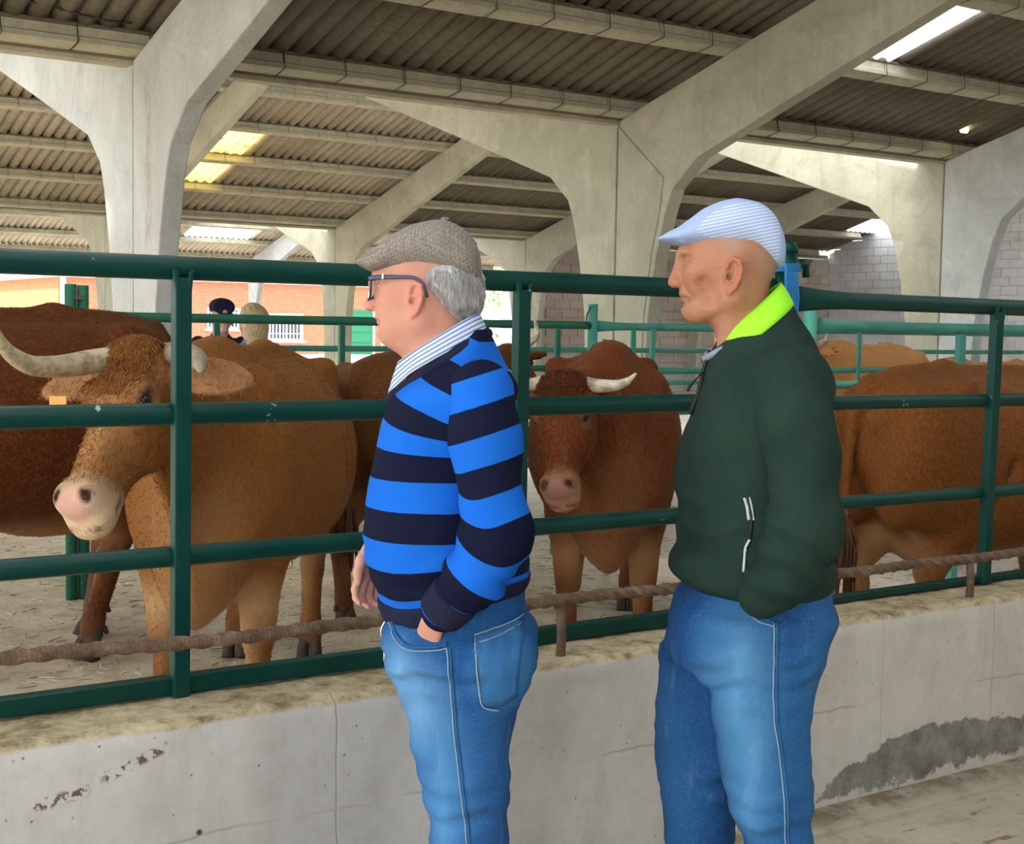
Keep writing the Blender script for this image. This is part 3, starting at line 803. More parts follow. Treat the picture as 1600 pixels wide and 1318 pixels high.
# ------------------------------------------------------------------ lamp near the right column, camera dome at the corner
M['lamp_glow'] = NT('lamp_glow').m
bb = M['lamp_glow'].node_tree.nodes['Principled BSDF']; bb.inputs['Emission Color'].default_value = (1.0, 0.85, 0.45, 1); bb.inputs['Emission Strength'].default_value = 4.0
M['lamp_body'] = plain('yellowed_plastic', (0.60, 0.52, 0.20), 0.5)
e = empty('ceiling_lamp', (13.30, 10.35, 3.86), label='small yellowed lamp under the roof beside the right column', cat='lamp')
box('housing', (-0.22, -0.10, -0.02), (0.16, 0.10, 0.07), M['lamp_body'], e, 0.012)
box('bracket', (0.16, -0.04, 0.0), (0.30, 0.04, 0.05), M['lamp_body'], e, 0.008)
tube('bulb', [(-0.20, 0, -0.02), (-0.19, 0, -0.07), (-0.15, 0, -0.07), (-0.14, 0, -0.02)], 0.035, M['lamp_glow'], e, n=12)
e = empty('security_camera', (27.0, 26.15, 3.30), label='small black dome camera hanging near the back wall corner', cat='camera')
bm = bmesh.new(); bmesh.ops.create_uvsphere(bm, u_segments=16, v_segments=10, radius=0.12); from_bm('dome', bm, M['glass_dark'], e, smooth=True)
box('mount', (-0.12, -0.12, 0.04), (0.12, 0.27, 0.12), M['strip'], e, 0.01)
# drooping cable along the valley purlin at the left
tube('hanging_cable', [(1.0 + 0.2 * i, 10.50, 3.76 + 0.035 * math.sin(i * 0.9)) for i in range(14)], 0.010, M['wire'], None, n=6, label='thin black cable drooping along the purlin at upper left', cat='cable')
# ------------------------------------------------------------------ modelling kit: smooth-blended volumes turned into one skin
F32 = np.float32
class Field:
    def __init__(s, lo, hi, h):
        s.lo = np.array(lo, F32); s.h = h
        s.n = [int(math.ceil((hi[i] - lo[i]) / h)) + 1 for i in range(3)]
        s.ax = [(lo[i] + h * np.arange(s.n[i])).astype(F32) for i in range(3)]
        s.D = np.full(s.n, 9.0, F32); s.C = np.zeros(s.n + [3], F32)
    def region(s, lo, hi):
        r = []
        for i in range(3):
            a = max(0, int((lo[i] - s.lo[i]) / s.h) - 1); b = min(s.n[i], int((hi[i] - s.lo[i]) / s.h) + 3)
            if b <= a: return None
            r.append(slice(a, b))
        return tuple(r)
    def put(s, fn, lo, hi, k=0.03, col=None, op='add', pad=None):
        pad = (k + 3 * s.h) if pad is None else pad
        lo = np.array(lo, float) - pad; hi = np.array(hi, float) + pad
        r = s.region(lo, hi)
        if r is None: return
        X = s.ax[0][r[0]][:, None, None]; Y = s.ax[1][r[1]][None, :, None]; Z = s.ax[2][r[2]][None, None, :]
        d = fn(X, Y, Z).astype(F32); a = s.D[r]
        k = max(k, 1e-5)
        if op == 'add':
            h = np.maximum(k - np.abs(a - d), 0) / k
            m = np.minimum(a, d) - h * h * k * 0.25
            if col is not None:
                w = np.where(d < a, 1 - 0.5 * h * h, 0.5 * h * h)[..., None]
                c = s.C[r]; s.C[r] = c * (1 - w) + np.array(col, F32) * w
            s.D[r] = m
        elif op == 'sub':
            d = -d; h = np.maximum(k - np.abs(a - d), 0) / k
            s.D[r] = np.maximum(a, d) + h * h * k * 0.25
            if col is not None:
                w = np.clip(1 - (a * 0 + (-d)) / (k + s.h), 0, 1)[..., None] * (np.abs(d - a) < k)[..., None]
                c = s.C[r]; s.C[r] = c * (1 - w) + np.array(col, F32) * w
        elif op == 'paint':
            w = np.clip(0.5 - d / k, 0, 1)[..., None]
            c = s.C[r]; s.C[r] = c * (1 - w) + np.array(col, F32) * w
    # primitives
    def cone(s, a, b, ra, rb, k=0.03, col=None, op='add', flat=None, fk=1.0):
        a = np.array(a, float); b = np.array(b, float); ab = b - a; L2 = float(ab @ ab) + 1e-12
        R = max(ra, rb) * max(1, fk)
        if flat is not None:
            fl = np.array(flat, float); fl -= ab * (fl @ ab) / L2; fl /= np.linalg.norm(fl)
        def fn(X, Y, Z):
            x = X - a[0]; y = Y - a[1]; z = Z - a[2]
            t = np.clip((x * ab[0] + y * ab[1] + z * ab[2]) / L2, 0, 1)
            x = x - t * ab[0]; y = y - t * ab[1]; z = z - t * ab[2]
            q = x * x + y * y + z * z
            if flat is not None:
                u = x * fl[0] + y * fl[1] + z * fl[2]
                q = q - u * u + (u / fk) ** 2
            return np.sqrt(q + 1e-12) - (ra + (rb - ra) * t)
        s.put(fn, np.minimum(a, b) - R, np.maximum(a, b) + R, k, col, op)
    def chain(s, pts, rads, k=0.03, col=None, flat=None, fk=1.0, inner=None):
        for i in range(len(pts) - 1):
            s.cone(pts[i], pts[i + 1], rads[i], rads[i + 1], k if i == 0 else (inner if inner is not None else min(k, 0.015)), col, 'add', flat, fk)
    def ell(s, c, r, k=0.03, col=None, op='add', R=None):
        c = np.array(c, float); r = np.array(r, float); R = np.eye(3) if R is None else np.array(R, float)
        def fn(X, Y, Z):
            x = X - c[0]; y = Y - c[1]; z = Z - c[2]
            u = [(x * R[i, 0] + y * R[i, 1] + z * R[i, 2]) / r[i] for i in range(3)]
            q = np.sqrt(u[0] ** 2 + u[1] ** 2 + u[2] ** 2 + 1e-9)
            g = np.sqrt((u[0] / r[0]) ** 2 + (u[1] / r[1]) ** 2 + (u[2] / r[2]) ** 2 + 1e-9)
            return q * (q - 1) / g
        e = np.sqrt(((R.T * r) ** 2).sum(1))
        s.put(fn, c - e, c + e, k, col, op)
    def loft(s, o, A, U, keys, k=0.03, col=None, op='add', p=2.0, asym=0.0):
        """axis A from o, up U, side V; keys: (t, up_extent, down_extent(+), half_width) measured from the axis line"""
        o = np.array(o, float); A = np.array(A, float); A /= np.linalg.norm(A)
        U = np.array(U, float); U -= A * (U @ A); U /= np.linalg.norm(U); V = np.cross(A, U)
        K = np.array(keys, float); t0, t1 = K[0, 0], K[-1, 0]
        tt = np.linspace(t0, t1, 160)
        tab = [smooth_interp(tt, K[:, 0], K[:, j]) for j in (1, 2, 3)]
        def fn(X, Y, Z):
            x = X - o[0]; y = Y - o[1]; z = Z - o[2]
            a = x * A[0] + y * A[1] + z * A[2]; u = x * U[0] + y * U[1] + z * U[2]; v = x * V[0] + y * V[1] + z * V[2]
            ac = np.clip(a, t0, t1)
            up = np.interp(ac, tt, tab[0]); dn = np.interp(ac, tt, tab[1]); hw = np.maximum(np.interp(ac, tt, tab[2]), 1e-4)
            c = (up - dn) / 2; hh = np.maximum((up + dn) / 2, 1e-4)
            uu = np.abs(u - c) / hh
            if asym: hw = hw * (1 - asym * np.clip((u - c) / hh, -1, 1))
            vv = np.abs(v) / np.maximum(hw, 1e-4)
            rho = (uu ** p + vv ** p) ** (1 / p)
            d = (rho - 1) * np.minimum(hh, np.maximum(hw, 1e-4))
            e = np.abs(a - ac)
            return np.where(e > 0, np.sqrt(np.maximum(d, 0) ** 2 + e * e) + np.minimum(d, 0) * 0, d)
        R = max(np.abs(K[:, 1:]).max(), 0.01)
        P0 = o + A * t0; P1 = o + A * t1
        s.put(fn, np.minimum(P0, P1) - R, np.maximum(P0, P1) + R, k, col, op)
    def noise(s, amp, freq, seed=0, mask=None, stretch=(1, 1, 1)):
        rs = np.random.RandomState(seed); g = rs.rand(24, 24, 24).astype(F32) * 2 - 1
        def val(X, Y, Z, f):
            ii = []; ff = []
            for c in (X * f * stretch[0], Y * f * stretch[1], Z * f * stretch[2]):
                i = np.floor(c).astype(int); t = c - i; ii.append(i); ff.append(t * t * (3 - 2 * t))
            r = 0
            for a in (0, 1):
                for b in (0, 1):
                    for c in (0, 1):
                        w = (ff[0] if a else 1 - ff[0]) * (ff[1] if b else 1 - ff[1]) * (ff[2] if c else 1 - ff[2])
                        r = r + w * g[(ii[0] + a) % 24, (ii[1] + b) % 24, (ii[2] + c) % 24]
            return r
        X = s.ax[0][:, None, None]; Y = s.ax[1][None, :, None]; Z = s.ax[2][None, None, :]
        n = val(X, Y, Z, freq) + 0.5 * val(X, Y, Z, freq * 2.1)
        if mask is not None: n = n * mask(X, Y, Z)
        s.D += (amp * n).astype(F32)
    def mesh(s, smooth=2):
        D = s.D; nx, ny, nz = s.n
        neg = D < 0
        c = neg[:-1, :-1, :-1].astype(np.int8)
        tot = np.zeros((nx - 1, ny - 1, nz - 1), np.int8)
        for a in (0, 1):
            for b in (0, 1):
                for d in (0, 1): tot += neg[a:nx - 1 + a, b:ny - 1 + b, d:nz - 1 + d]
        act = (tot > 0) & (tot < 8)
        I, J, K = np.nonzero(act); n = len(I)
        idx = -np.ones(act.shape, np.int32); idx[I, J, K] = np.arange(n)
        P = np.zeros((n, 3)); W = np.zeros(n)
        cor = [(a, b, d) for a in (0, 1) for b in (0, 1) for d in (0, 1)]
        val = {q: D[I + q[0], J + q[1], K + q[2]] for q in cor}
        for q in cor:
            for ax in range(3):
                if q[ax] == 0:
                    q2 = list(q); q2[ax] = 1; q2 = tuple(q2)
                    va, vb = val[q], val[q2]; m = (va < 0) != (vb < 0)
                    t = np.where(m, va / (va - vb + 1e-20), 0)
                    for j in range(3):
                        P[:, j] += np.where(m, q[j] + (t if j == ax else 0), 0)
                    W += m
        P /= W[:, None]
        C = np.zeros((n, 3)); 
        for q in cor: C += s.C[I + q[0], J + q[1], K + q[2]]
        C /= 8
        P = P + np.stack([I, J, K], 1)
        quads = []
        for ax in range(3):
            sl0 = [slice(None)] * 3; sl1 = [slice(None)] * 3
            sl0[ax] = slice(0, -1); sl1[ax] = slice(1, None)
            a, b = neg[tuple(sl0)], neg[tuple(sl1)]
            E = np.nonzero(a != b); e = list(E)
            o1, o2 = [i for i in range(3) if i != ax]
            ok = (e[o1] > 0) & (e[o2] > 0) & (e[o1] < s.n[o1] - 1) & (e[o2] < s.n[o2] - 1)
            e = [x[ok] for x in e]; flip = a[tuple(e)]
            def cell(d1, d2):
                q = [x.copy() for x in e]; q[o1] = q[o1] - d1; q[o2] = q[o2] - d2
                return idx[tuple(q)]
            Q = np.stack([cell(0, 0), cell(1, 0), cell(1, 1), cell(0, 1)], 1)
            if ax == 1: flip = ~flip
            Q = np.where(flip[:, None], Q, Q[:, ::-1]); quads.append(Q)
        Q = np.concatenate(quads); Q = Q[(Q >= 0).all(1)]
        V = s.lo + P * s.h
        # gentle smoothing that keeps volume (Taubin)
        if smooth:
            E = np.concatenate([Q[:, [0, 1]], Q[:, [1, 2]], Q[:, [2, 3]], Q[:, [3, 0]]])
            i0 = np.concatenate([E[:, 0], E[:, 1]]); i1 = np.concatenate([E[:, 1], E[:, 0]])
            deg = np.maximum(np.bincount(i0, minlength=n), 1)[:, None]
            for it in range(smooth * 2):
                S = np.stack([np.bincount(i0, V[i1, j], minlength=n) for j in range(3)], 1) / deg
                V = V + (S - V) * (0.5 if it % 2 == 0 else -0.52)
        return V, Q, C
def smooth_interp(x, xp, fp):
    """monotone cubic through the keys"""
    xp = np.asarray(xp, float); fp = np.asarray(fp, float); n = len(xp)
    if n < 3: return np.interp(x, xp, fp)
    h = np.diff(xp); d = np.diff(fp) / h; m = np.zeros(n); m[0] = d[0]; m[-1] = d[-1]
    for i in range(1, n - 1):
        if d[i - 1] * d[i] > 0:
            w1 = 2 * h[i] + h[i - 1]; w2 = h[i] + 2 * h[i - 1]
            m[i] = (w1 + w2) / (w1 / d[i - 1] + w2 / d[i])
    i = np.clip(np.searchsorted(xp, x) - 1, 0, n - 2); t = (x - xp[i]) / h[i]
    return ((2 * t**3 - 3 * t**2 + 1) * fp[i] + (t**3 - 2 * t**2 + t) * h[i] * m[i] + (-2 * t**3 + 3 * t**2) * fp[i + 1] + (t**3 - t**2) * h[i] * m[i + 1])
def np_mesh(name, V, Q, C=None, attrs=None):
    me = bpy.data.meshes.new(name); n = len(V); q = len(Q)
    me.vertices.add(n); me.vertices.foreach_set('co', np.asarray(V, F32).ravel())
    me.loops.add(q * 4); me.loops.foreach_set('vertex_index', np.asarray(Q, np.int32).ravel())
    me.polygons.add(q); me.polygons.foreach_set('loop_start', np.arange(0, q * 4, 4, dtype=np.int32))
    me.update(calc_edges=True)
    me.polygons.foreach_set('use_smooth', np.ones(q, bool))
    if C is not None:
        a = me.color_attributes.new('tint', 'FLOAT_COLOR', 'POINT')
        a.data.foreach_set('color', np.concatenate([C, np.ones((n, 1))], 1).astype(F32).ravel())
    for k, v in (attrs or {}).items():
        a = me.attributes.new(k, 'FLOAT', 'POINT'); a.data.foreach_set('value', np.asarray(v, F32))
    return me
def merge_np(parts):
    Vs, Qs, Cs, o = [], [], [], 0
    for V, Q, C in parts: Vs.append(V); Qs.append(Q + o); Cs.append(C); o += len(V)
    return np.concatenate(Vs), np.concatenate(Qs), np.concatenate(Cs)

def strands(name, P, r, cols, mat, parent, ribbon=False, kind=None):
    """many fine hairs in one mesh. P: (n, m, 3) points, r: m radii, cols: (n, 3)"""
    n, m, _ = P.shape; rs = np.random.RandomState(5)
    T = P[:, -1] - P[:, 0]; T /= np.linalg.norm(T, axis=1, keepdims=True) + 1e-9
    A = np.cross(T, rs.randn(n, 3)); A /= np.linalg.norm(A, axis=1, keepdims=True) + 1e-9; B = np.cross(T, A)
    dirs = [A, -A] if ribbon else [A, -.5 * A + .866 * B, -.5 * A - .866 * B]
    k = len(dirs); r = np.asarray(r, float)
    V = np.stack([P + d[:, None, :] * r[None, :, None] for d in dirs], 2)          # n, m, k, 3
    base = (np.arange(n) * m * k)[:, None]; Q = []
    for j in range(m - 1):
        for q in range(1 if ribbon else k):
            q2 = (q + 1) % k
            Q.append(np.stack([base[:, 0] + j * k + q, base[:, 0] + j * k + q2, base[:, 0] + (j + 1) * k + q2, base[:, 0] + (j + 1) * k + q], 1))
    me = np_mesh(name, V.reshape(-1, 3), np.concatenate(Q), np.repeat(cols, m * k, 0))
    return link_mesh(name, me, mat, parent, kind=kind)
def mesh_arrays(me):
    nv = len(me.vertices); co = np.zeros(nv * 3, F32); me.vertices.foreach_get('co', co)
    no = np.zeros(nv * 3, F32); me.vertex_normals.foreach_get('vector', no)
    return co.reshape(-1, 3).astype(float), no.reshape(-1, 3).astype(float)
# ------------------------------------------------------------------ cattle
def m_hide(name, c_lo, c_hi, dirt=0.25):
    m = NT(name, 0.7, 0.10); p = m.coord()
    t = m.attr('tint')[0]
    n = m.noise(p, 2.6, 4, 0.6, 0.5); hair = m.noise(m.mapping(p, (70, 130, 60), (0.2, 0.4, 0.3)), 1, 4, 0.7, 0.6)
    fine = m.noise(p, 40, 4, 0.7)
    col = m.mix(m.mr(n, 0.35, 0.7, 0, 0.55), t, m.mix(0.5, t, c_lo, 'MULTIPLY'))
    col = m.mix(m.mr(hair, 0.45, 0.75, 0, 0.30), col, m.mix(0.35, t, c_hi))
    z = m.sep(p)[2]
    dm = m.math('MULTIPLY', m.mr(z, 0.5, 0.05), m.mr(m.noise(p, 9, 5, 0.7), 0.42, 0.62))
    col = m.mix(m.math('MULTIPLY', dm, dirt * 2.4), col, (0.10, 0.065, 0.04))
    m.color(col); m.bump(m.math('ADD', m.math('MULTIPLY', hair, 0.8), m.math('MULTIPLY', fine, 0.5)), 0.25, 0.008)
    m.b.inputs['Sheen Weight'].default_value = 0.06; m.b.inputs['Sheen Roughness'].default_value = 0.4
    m.b.inputs['Sheen Tint'].default_value = (1.0, 0.75, 0.5, 1)
    return m.m
M['hide'] = m_hide('hide', (0.62, 0.45, 0.30), (0.80, 0.50, 0.25))
M['hoof'] = m_concrete('hoof_horn', (0.045, 0.032, 0.025), (0.09, 0.065, 0.05), (0.14, 0.11, 0.08), 6, False)
def m_horn():
    m = NT('horn', 0.45, 0.4); p = m.coord()
    t = m.attr('tint')[0]; n = m.noise(p, 26, 4, 0.7)
    c = m.mix(m.mr(n, 0.42, 0.66, 0, 0.8), t, (0.16, 0.12, 0.07)); m.color(c); m.bump(m.noise(m.mapping(p, (60, 60, 60)), 1, 3), 0.2, 0.003); return m.m
M['horn'] = m_horn()
M['eye'] = plain('cow_eye', (0.012, 0.008, 0.006), 0.08, 0.6)
M['nose'] = plain('nostril', (0.05, 0.02, 0.016), 0.5)
def m_tail():
    m = NT('tail_hair', 0.75, 0.15); m.color(m.mix(m.noise(m.coord(), 20, 3), (0.05, 0.022, 0.012), (0.14, 0.065, 0.03))); return m.m
M['tailhair'] = m_tail()
M['tag'] = plain('ear_tag', (0.80, 0.42, 0.10), 0.5)

def horn(name, pts, rads, parent, base=(0.42, 0.36, 0.24), tip=(0.42, 0.36, 0.24)):
    # resample smoothly
    P = np.array(pts, float); n = len(P); s = np.arange(n); ss = np.linspace(0, n - 1, n * 6)
    Q = np.stack([smooth_interp(ss, s, P[:, j]) for j in range(3)], 1); R = np.interp(ss, s, rads)
    bm = bmesh.new(); add_tube(bm, [Vector(q) for q in Q], list(R), 14)
    o = from_bm(name, bm, None, parent)
    me = o.data; a = me.color_attributes.new('tint', 'FLOAT_COLOR', 'POINT')
    nv = len(me.vertices); k = np.clip(np.arange(nv) / nv, 0, 1)[:, None]
    c = np.array(base) * (1 - k) + np.array(tip) * k
    a.data.foreach_set('color', np.concatenate([c, np.ones((nv, 1))], 1).astype(F32).ravel())
    me.materials.append(M['horn']); return o

def head_prims(F, hd, base, pale, muzzle, curls=False):
    o = np.array(hd['o'], float); A = np.array(hd['A'], float); A /= np.linalg.norm(A)
    U = np.array(hd['U'], float); U -= A * (U @ A); U /= np.linalg.norm(U); V = np.cross(A, U)
    S = hd.get('s', 1.0)
    P = lambda t, u, v: o + (A * t + U * u + V * v) * S
    R = np.array([A, U, V])
    keys = [(-0.03, .02, .07, .05), (0.0, .045, .12, .108), (0.05, .066, .15, .118), (0.12, .072, .170, .118), (0.18, .066, .175, .104), (0.25, .058, .155, .088), (0.33, .052, .118, .072), (0.39, .052, .095, .070), (0.435, .058, .090, .079), (0.47, .048, .086, .081), (0.50, .020, .080, .074), (0.525, -.015, .070, .058), (.54, -.03, .05, .03)]
    F.loft(o, A, U, [(a * S, b * S, c * S, d * S) for a, b, c, d in keys], 0.03, base, p=2.5)
    F.ell(P(-0.005, .038, 0), np.array((.045, .036, .098)) * S, 0.05, hd.get('poll', base), R=R)
    padn = A * .62 + U * .78; padn /= np.linalg.norm(padn); padt = np.cross(V, padn); RP = np.array([padn, V, padt])
    for sg in (-1, 1):
        F.ell(P(.135, .045, .096 * sg), np.array((.045, .032, .030)) * S, 0.03, base, R=R)
        F.ell(P(.20, -.080, .074 * sg), np.array((.11, .080, .040)) * S, 0.05, base, R=R)
        F.ell(P(.455, .030, .048 * sg), np.array((.036, .034, .032)) * S, 0.025, base, R=R)
        F.ell(P(.155, .030, .116 * sg), np.array((.040, .028, .022)) * S, 0.05, pale, 'paint', R=R)
    F.ell(P(.30, .030, 0), np.array((.12, .03, .040)) * S, 0.03, base, R=R)
    F.ell(P(.475, .030, 0), np.array((.022, .062, .040)) * S, 0.02, base, R=RP)
    F.ell(P(.495, -.058, 0), np.array((.045, .028, .052)) * S, 0.02, pale, R=R)      # lower lip and chin
    F.ell(P(.22, .02, 0), np.array((.20, .12, .075)) * S, 0.08, hd.get('face', base), 'paint', R=R)
    F.ell(P(.505, .0, 0), np.array((.10, .11, .12)) * S, 0.07, muzzle, 'paint', R=R)
    F.ell(P(.492, .038, 0), np.array((.034, .060, .048)) * S, 0.014, hd.get('pad', (.55, .30, .24)), 'paint', R=RP)
    F.ell(P(.50, -.085, 0), np.array((.07, .035, .06)) * S, 0.03, pale, 'paint', R=R)
    # mouth slit, nostrils, eye sockets
    for sg in (-1, 1):
        F.cone(P(.43, -.046, .083 * sg), P(.520, -.034, .052 * sg), .004, .004, 0.012, (.16, .07, .05), 'sub')
        F.ell(P(.470, .058, .053 * sg), np.array((.018, .010, .023)) * S, 0.008, (.030, .010, .008), 'sub', R=np.array([RP[0], RP[1] * .8 + RP[2] * .6 * sg, -RP[1] * .6 * sg + RP[2] * .8]))
        F.ell(P(.466, .056, .060 * sg), np.array((.014, .010, .008)) * S, 0.008, (.030, .010, .008), 'sub', R=R)
        F.ell(P(.155, .030, .120 * sg), np.array((.028, .018, .016)) * S, 0.02, (.10, .05, .03), 'sub', R=R)
    F.cone(P(.528, -.030, -.05), P(.528, -.030, .05), .004, .004, 0.010, (.16, .07, .05), 'sub')
    F.cone(P(.500, .035, 0), P(.530, -.020, 0), .002, .002, 0.010, hd.get('pad', (.55, .30, .24)), 'sub')
    # ears
    for sg, e in zip((-1, 1), hd['ears']):
        if e is None: continue
        b = P(.035, -.015, .098 * sg); d = np.array(e[:3], float); d /= np.linalg.norm(d); L = e[3]
        n = np.cross(d, U); n /= np.linalg.norm(n); nn = np.cross(n, d)
        ctr = b + d * L * .55
        Re = np.array([d, n, nn])
        F.cone(b, b + d * L * .3, .026, .03, .02, base)
        F.ell(ctr - d * L * .08, (L * .42, L * .27, .020), 0.02, base, R=Re); F.ell(ctr + d * L * .22, (L * .26, L * .15, .014), 0.04, base, R=Re)
        F.ell(ctr + nn * 0.022 + d * L * 0.05, (L * .40, L * .20, .018), 0.015, hd.get('earin', pale), 'sub', R=Re)
        F.ell(ctr, (L * .6, L * .4, .05), 0.06, hd.get('earcol', base), 'paint', R=Re)
    if curls:
        c0 = P(0.05, .05, 0)
    return P, (A, U, V)

def cow(name, loc, yaw, head, scale=1.0, base=(.30, .125, .038), dark=(.16, .055, .016), pale=(.50, .30, .14), label='', group='cattle in the pens',
        h=0.02, hh=0.010, belly=1.0, legs=None, horns=None, tail=True, twist=0.0, heads=True, fat=1.0, bounds=None, fur=0):
    e = empty(name, (loc[0], loc[1], 0), yaw, label=label, cat='cow', group=group)
    e.scale = (scale, scale, scale)
    LG = dict(fl=0.0, fr=0.0, hl=0.0, hr=0.0); LG.update(legs or {})
    muz = head.get('muz', pale)
    def prims(F):
        # trunk
        F.loft((0, 0, 0.98), (1, 0, 0), (0, 0, 1), [
            (-1.02, .22, .02, .05), (-.97, .30, .10, .15), (-.88, .36, .20, .235), (-.70, .385, .34, .285), (-.50, .375, .40 * belly, .33 * fat), (-.20, .36, .44 * belly, .395 * fat),
            (.10, .36, .44 * belly, .385 * fat), (.35, .375, .42, .335 * fat), (.55, .40, .42, .275), (.70, .37, .42, .215), (.82, .28, .36, .15), (.90, .15, .22, .06)], 0.03, base, p=2.25)
        for sg in (-1, 1):
            F.ell((-.62, .235 * sg, 1.285), (.075, .055, .055), 0.06, base)              # hook bones
            F.ell((-.97, .09 * sg, 1.16), (.06, .05, .07), 0.06, base)               # pin bones
            F.ell((-.72, .19 * sg, .98), (.24, .12, .30), 0.10, base)                # thigh
            F.ell((-.90, .13 * sg, .90), (.12, .10, .22), 0.08, base)
            F.ell((.52, .19 * sg, .98), (.17, .10, .30), 0.10, base)                 # shoulder
            F.ell((.66, .15 * sg, .82), (.13, .09, .12), 0.08, base)                 # point of shoulder
        F.cone((-.92, 0, 1.305), (-.45, 0, 1.365), .030, .030, .10, base); F.cone((-.45, 0, 1.365), (.45, 0, 1.345), .030, .032, .10, base)
        F.ell((.50, 0, 1.36), (.22, .07, .06), 0.08, base)                          # withers
        F.ell((-.45, 0, .56), (.20, .16, .07), 0.10, pale)
        # brisket and dewlap
        F.ell((.72, 0, .62), (.17, .11, .13), 0.10, base)
        F.ell((.80, 0, .55), (.09, .055, .09), 0.06, dark)
        for sg in (-1, 1):
            F.cone((.60, .235 * sg, 1.22), (.70, .190 * sg, .86), .006, .004, .06, base, 'sub')
            F.cone((-.40, .335 * sg, .98), (-.52, .285 * sg, .70), .008, .004, .06, base, 'sub')
            for q in range(3): F.cone((.10 - .13 * q, .405 * sg, 1.12), (.02 - .13 * q, .425 * sg, .84), .003, .003, .04, base, 'sub')
        # neck
        ho = np.array(head['o'], float); A = np.array(head['A'], float); A /= np.linalg.norm(A)
        U = np.array(head['U'], float); U -= A * (U @ A); U /= np.linalg.norm(U)
        nb = ho + A * .10 - U * .075; nt = ho + A * .02 - U * .08
        F.cone((.55, 0, 1.14), nt, .235, .115, 0.08, base, flat=(0, 1, 0), fk=.72)
        F.cone((.66, 0, .95), nb, .20, .10, 0.08, base, flat=(0, 1, 0), fk=.62)
        F.cone((.78, 0, .74), nb + np.array((-.05, 0, -.04)), .10, .06, 0.08, base, flat=(0, 1, 0), fk=.4)
        # legs
        for key, sg in (('fl', 1), ('fr', -1)):
            d = LG[key]; y = .165 * sg
            F.cone((.52, y, .86), (.50 + d * .3, y, .66), .135, .105, 0.08, base, flat=(0, 1, 0), fk=.75)
            F.chain([(.50 + d * .3, y, .66), (.53 + d * .7, y, .44), (.535 + d * .8, y, .38)], [.098, .064, .060], 0.04, base)
            F.cone((.535 + d * .8, y, .40), (.53 + d, y, .16), .048, .040, 0.03, base)
            F.cone((.53 + d, y, .15), (.54 + d, y, .10), .047, .044, 0.02, dark)
        for key, sg in (('hl', 1), ('hr', -1)):
            d = LG[key]; y = .165 * sg
            F.cone((-.68, y, .90), (-.62 + d * .3, y, .70), .17, .12, 0.08, base, flat=(0, 1, 0), fk=.72)
            F.chain([(-.62 + d * .3, y, .70), (-.82 + d * .7, y, .50)], [.115, .066], 0.05, base)
            F.cone((-.855 + d * .7, y, .52), (-.80 + d * .9, y, .40), .042, .045, 0.03, base)
            F.cone((-.82 + d * .7, y, .49), (-.765 + d, y, .16), .052, .042, 0.03, base)
            F.cone((-.765 + d, y, .15), (-.75 + d, y, .10), .048, .046, 0.02, dark)
        # tail
        if tail: F.chain([(-.96, 0, 1.31), (-1.05, 0, 1.22), (-1.075, .01, .95), (-1.07, .015, .72)], [.045, .035, .024, .016], 0.03, base)
        P, fr = head_prims(F, head, base, pale, muz)
        # lighter underline, darker flank by patches of the coat
        F.ell((0.0, 0, .50), (.85, .30, .09), 0.16, pale, 'paint')
        F.ell((.70, 0, .80), (.20, .10, .22), 0.25, tuple(.5 * a + .5 * b for a, b in zip(base, pale)), 'paint')
        for key, x, y in (('fl', .50, .10), ('fr', .50, -.10), ('hl', -.72, .09), ('hr', -.72, -.09)):
            F.ell((x + LG[key] * .5, y, .52), (.12, .06, .30), 0.12, pale, 'paint')
        for key, x, sg in (('fl', .54, 1), ('fr', .54, -1), ('hl', -.75, 1), ('hr', -.75, -1)):
            F.ell((x + LG[key], .165 * sg, .06), (.09, .09, .10), 0.06, dark, 'paint')
        return P, fr
    ho = np.array(head['o'], float); A = np.array(head['A'], float); A /= np.linalg.norm(A)
    tipp = ho + A * .55
    lo = np.minimum(np.minimum(ho, tipp) - .16, (0, 0, 0)); hi = np.maximum(np.maximum(ho, tipp) + .16, (0, 0, 0))
    b0 = np.minimum((-1.16, -.52, .02), [ho[0] - .2, min(ho[1], tipp[1]) - .38, .02]); b1 = np.maximum((1.0, .52, 1.5), [max(ho[0], tipp[0]) + .25, max(ho[1], tipp[1]) + .38, ho[2] + .18])
    FB = Field(b0, b1, h); P, fr = prims(FB)
    FB.noise(0.0045, 5.0, 3)
    V, Q, C = FB.mesh(2)
    if hh and hh < h:
        l2 = np.minimum(ho, tipp) - (.10, .36, .20); h2 = np.maximum(ho, tipp) + (.18, .36, .14)
        l2 = np.maximum(l2, b0); h2 = np.minimum(h2, b1)
        FH = Field(l2, h2, hh); prims(FH); FH.noise(0.0045, 5.0, 3)
        if head.get('curl'):
            c0 = P(0.03, .05, 0)
            FH.noise(head['curl'], 26, 9, mask=lambda X, Y, Z: np.exp(-((X - c0[0]) ** 2 + (Y - c0[1]) ** 2 + (Z - c0[2]) ** 2) / .011))
        V2, Q2, C2 = FH.mesh(2)
        g = h * 1.0
        cen = V[Q].mean(1); ins = ((cen > l2 + g) & (cen < h2 - g)).all(1)
        Q = Q[~ins]
        V, Q, C = merge_np([(V, Q, C), (V2, Q2, C2)])
    body = link_mesh('body', np_mesh('cow_body', V, Q, C), M['hide'], e)
    # eyes
    Am, Um, Vm = fr
    for sg in (-1, 1):
        bm = bmesh.new(); bmesh.ops.create_uvsphere(bm, u_segments=14, v_segments=10, radius=.0185)
        p = P(.155, .028, .103 * sg); from_bm('eye', bm, M['eye'], e, loc=tuple(p), smooth=True)
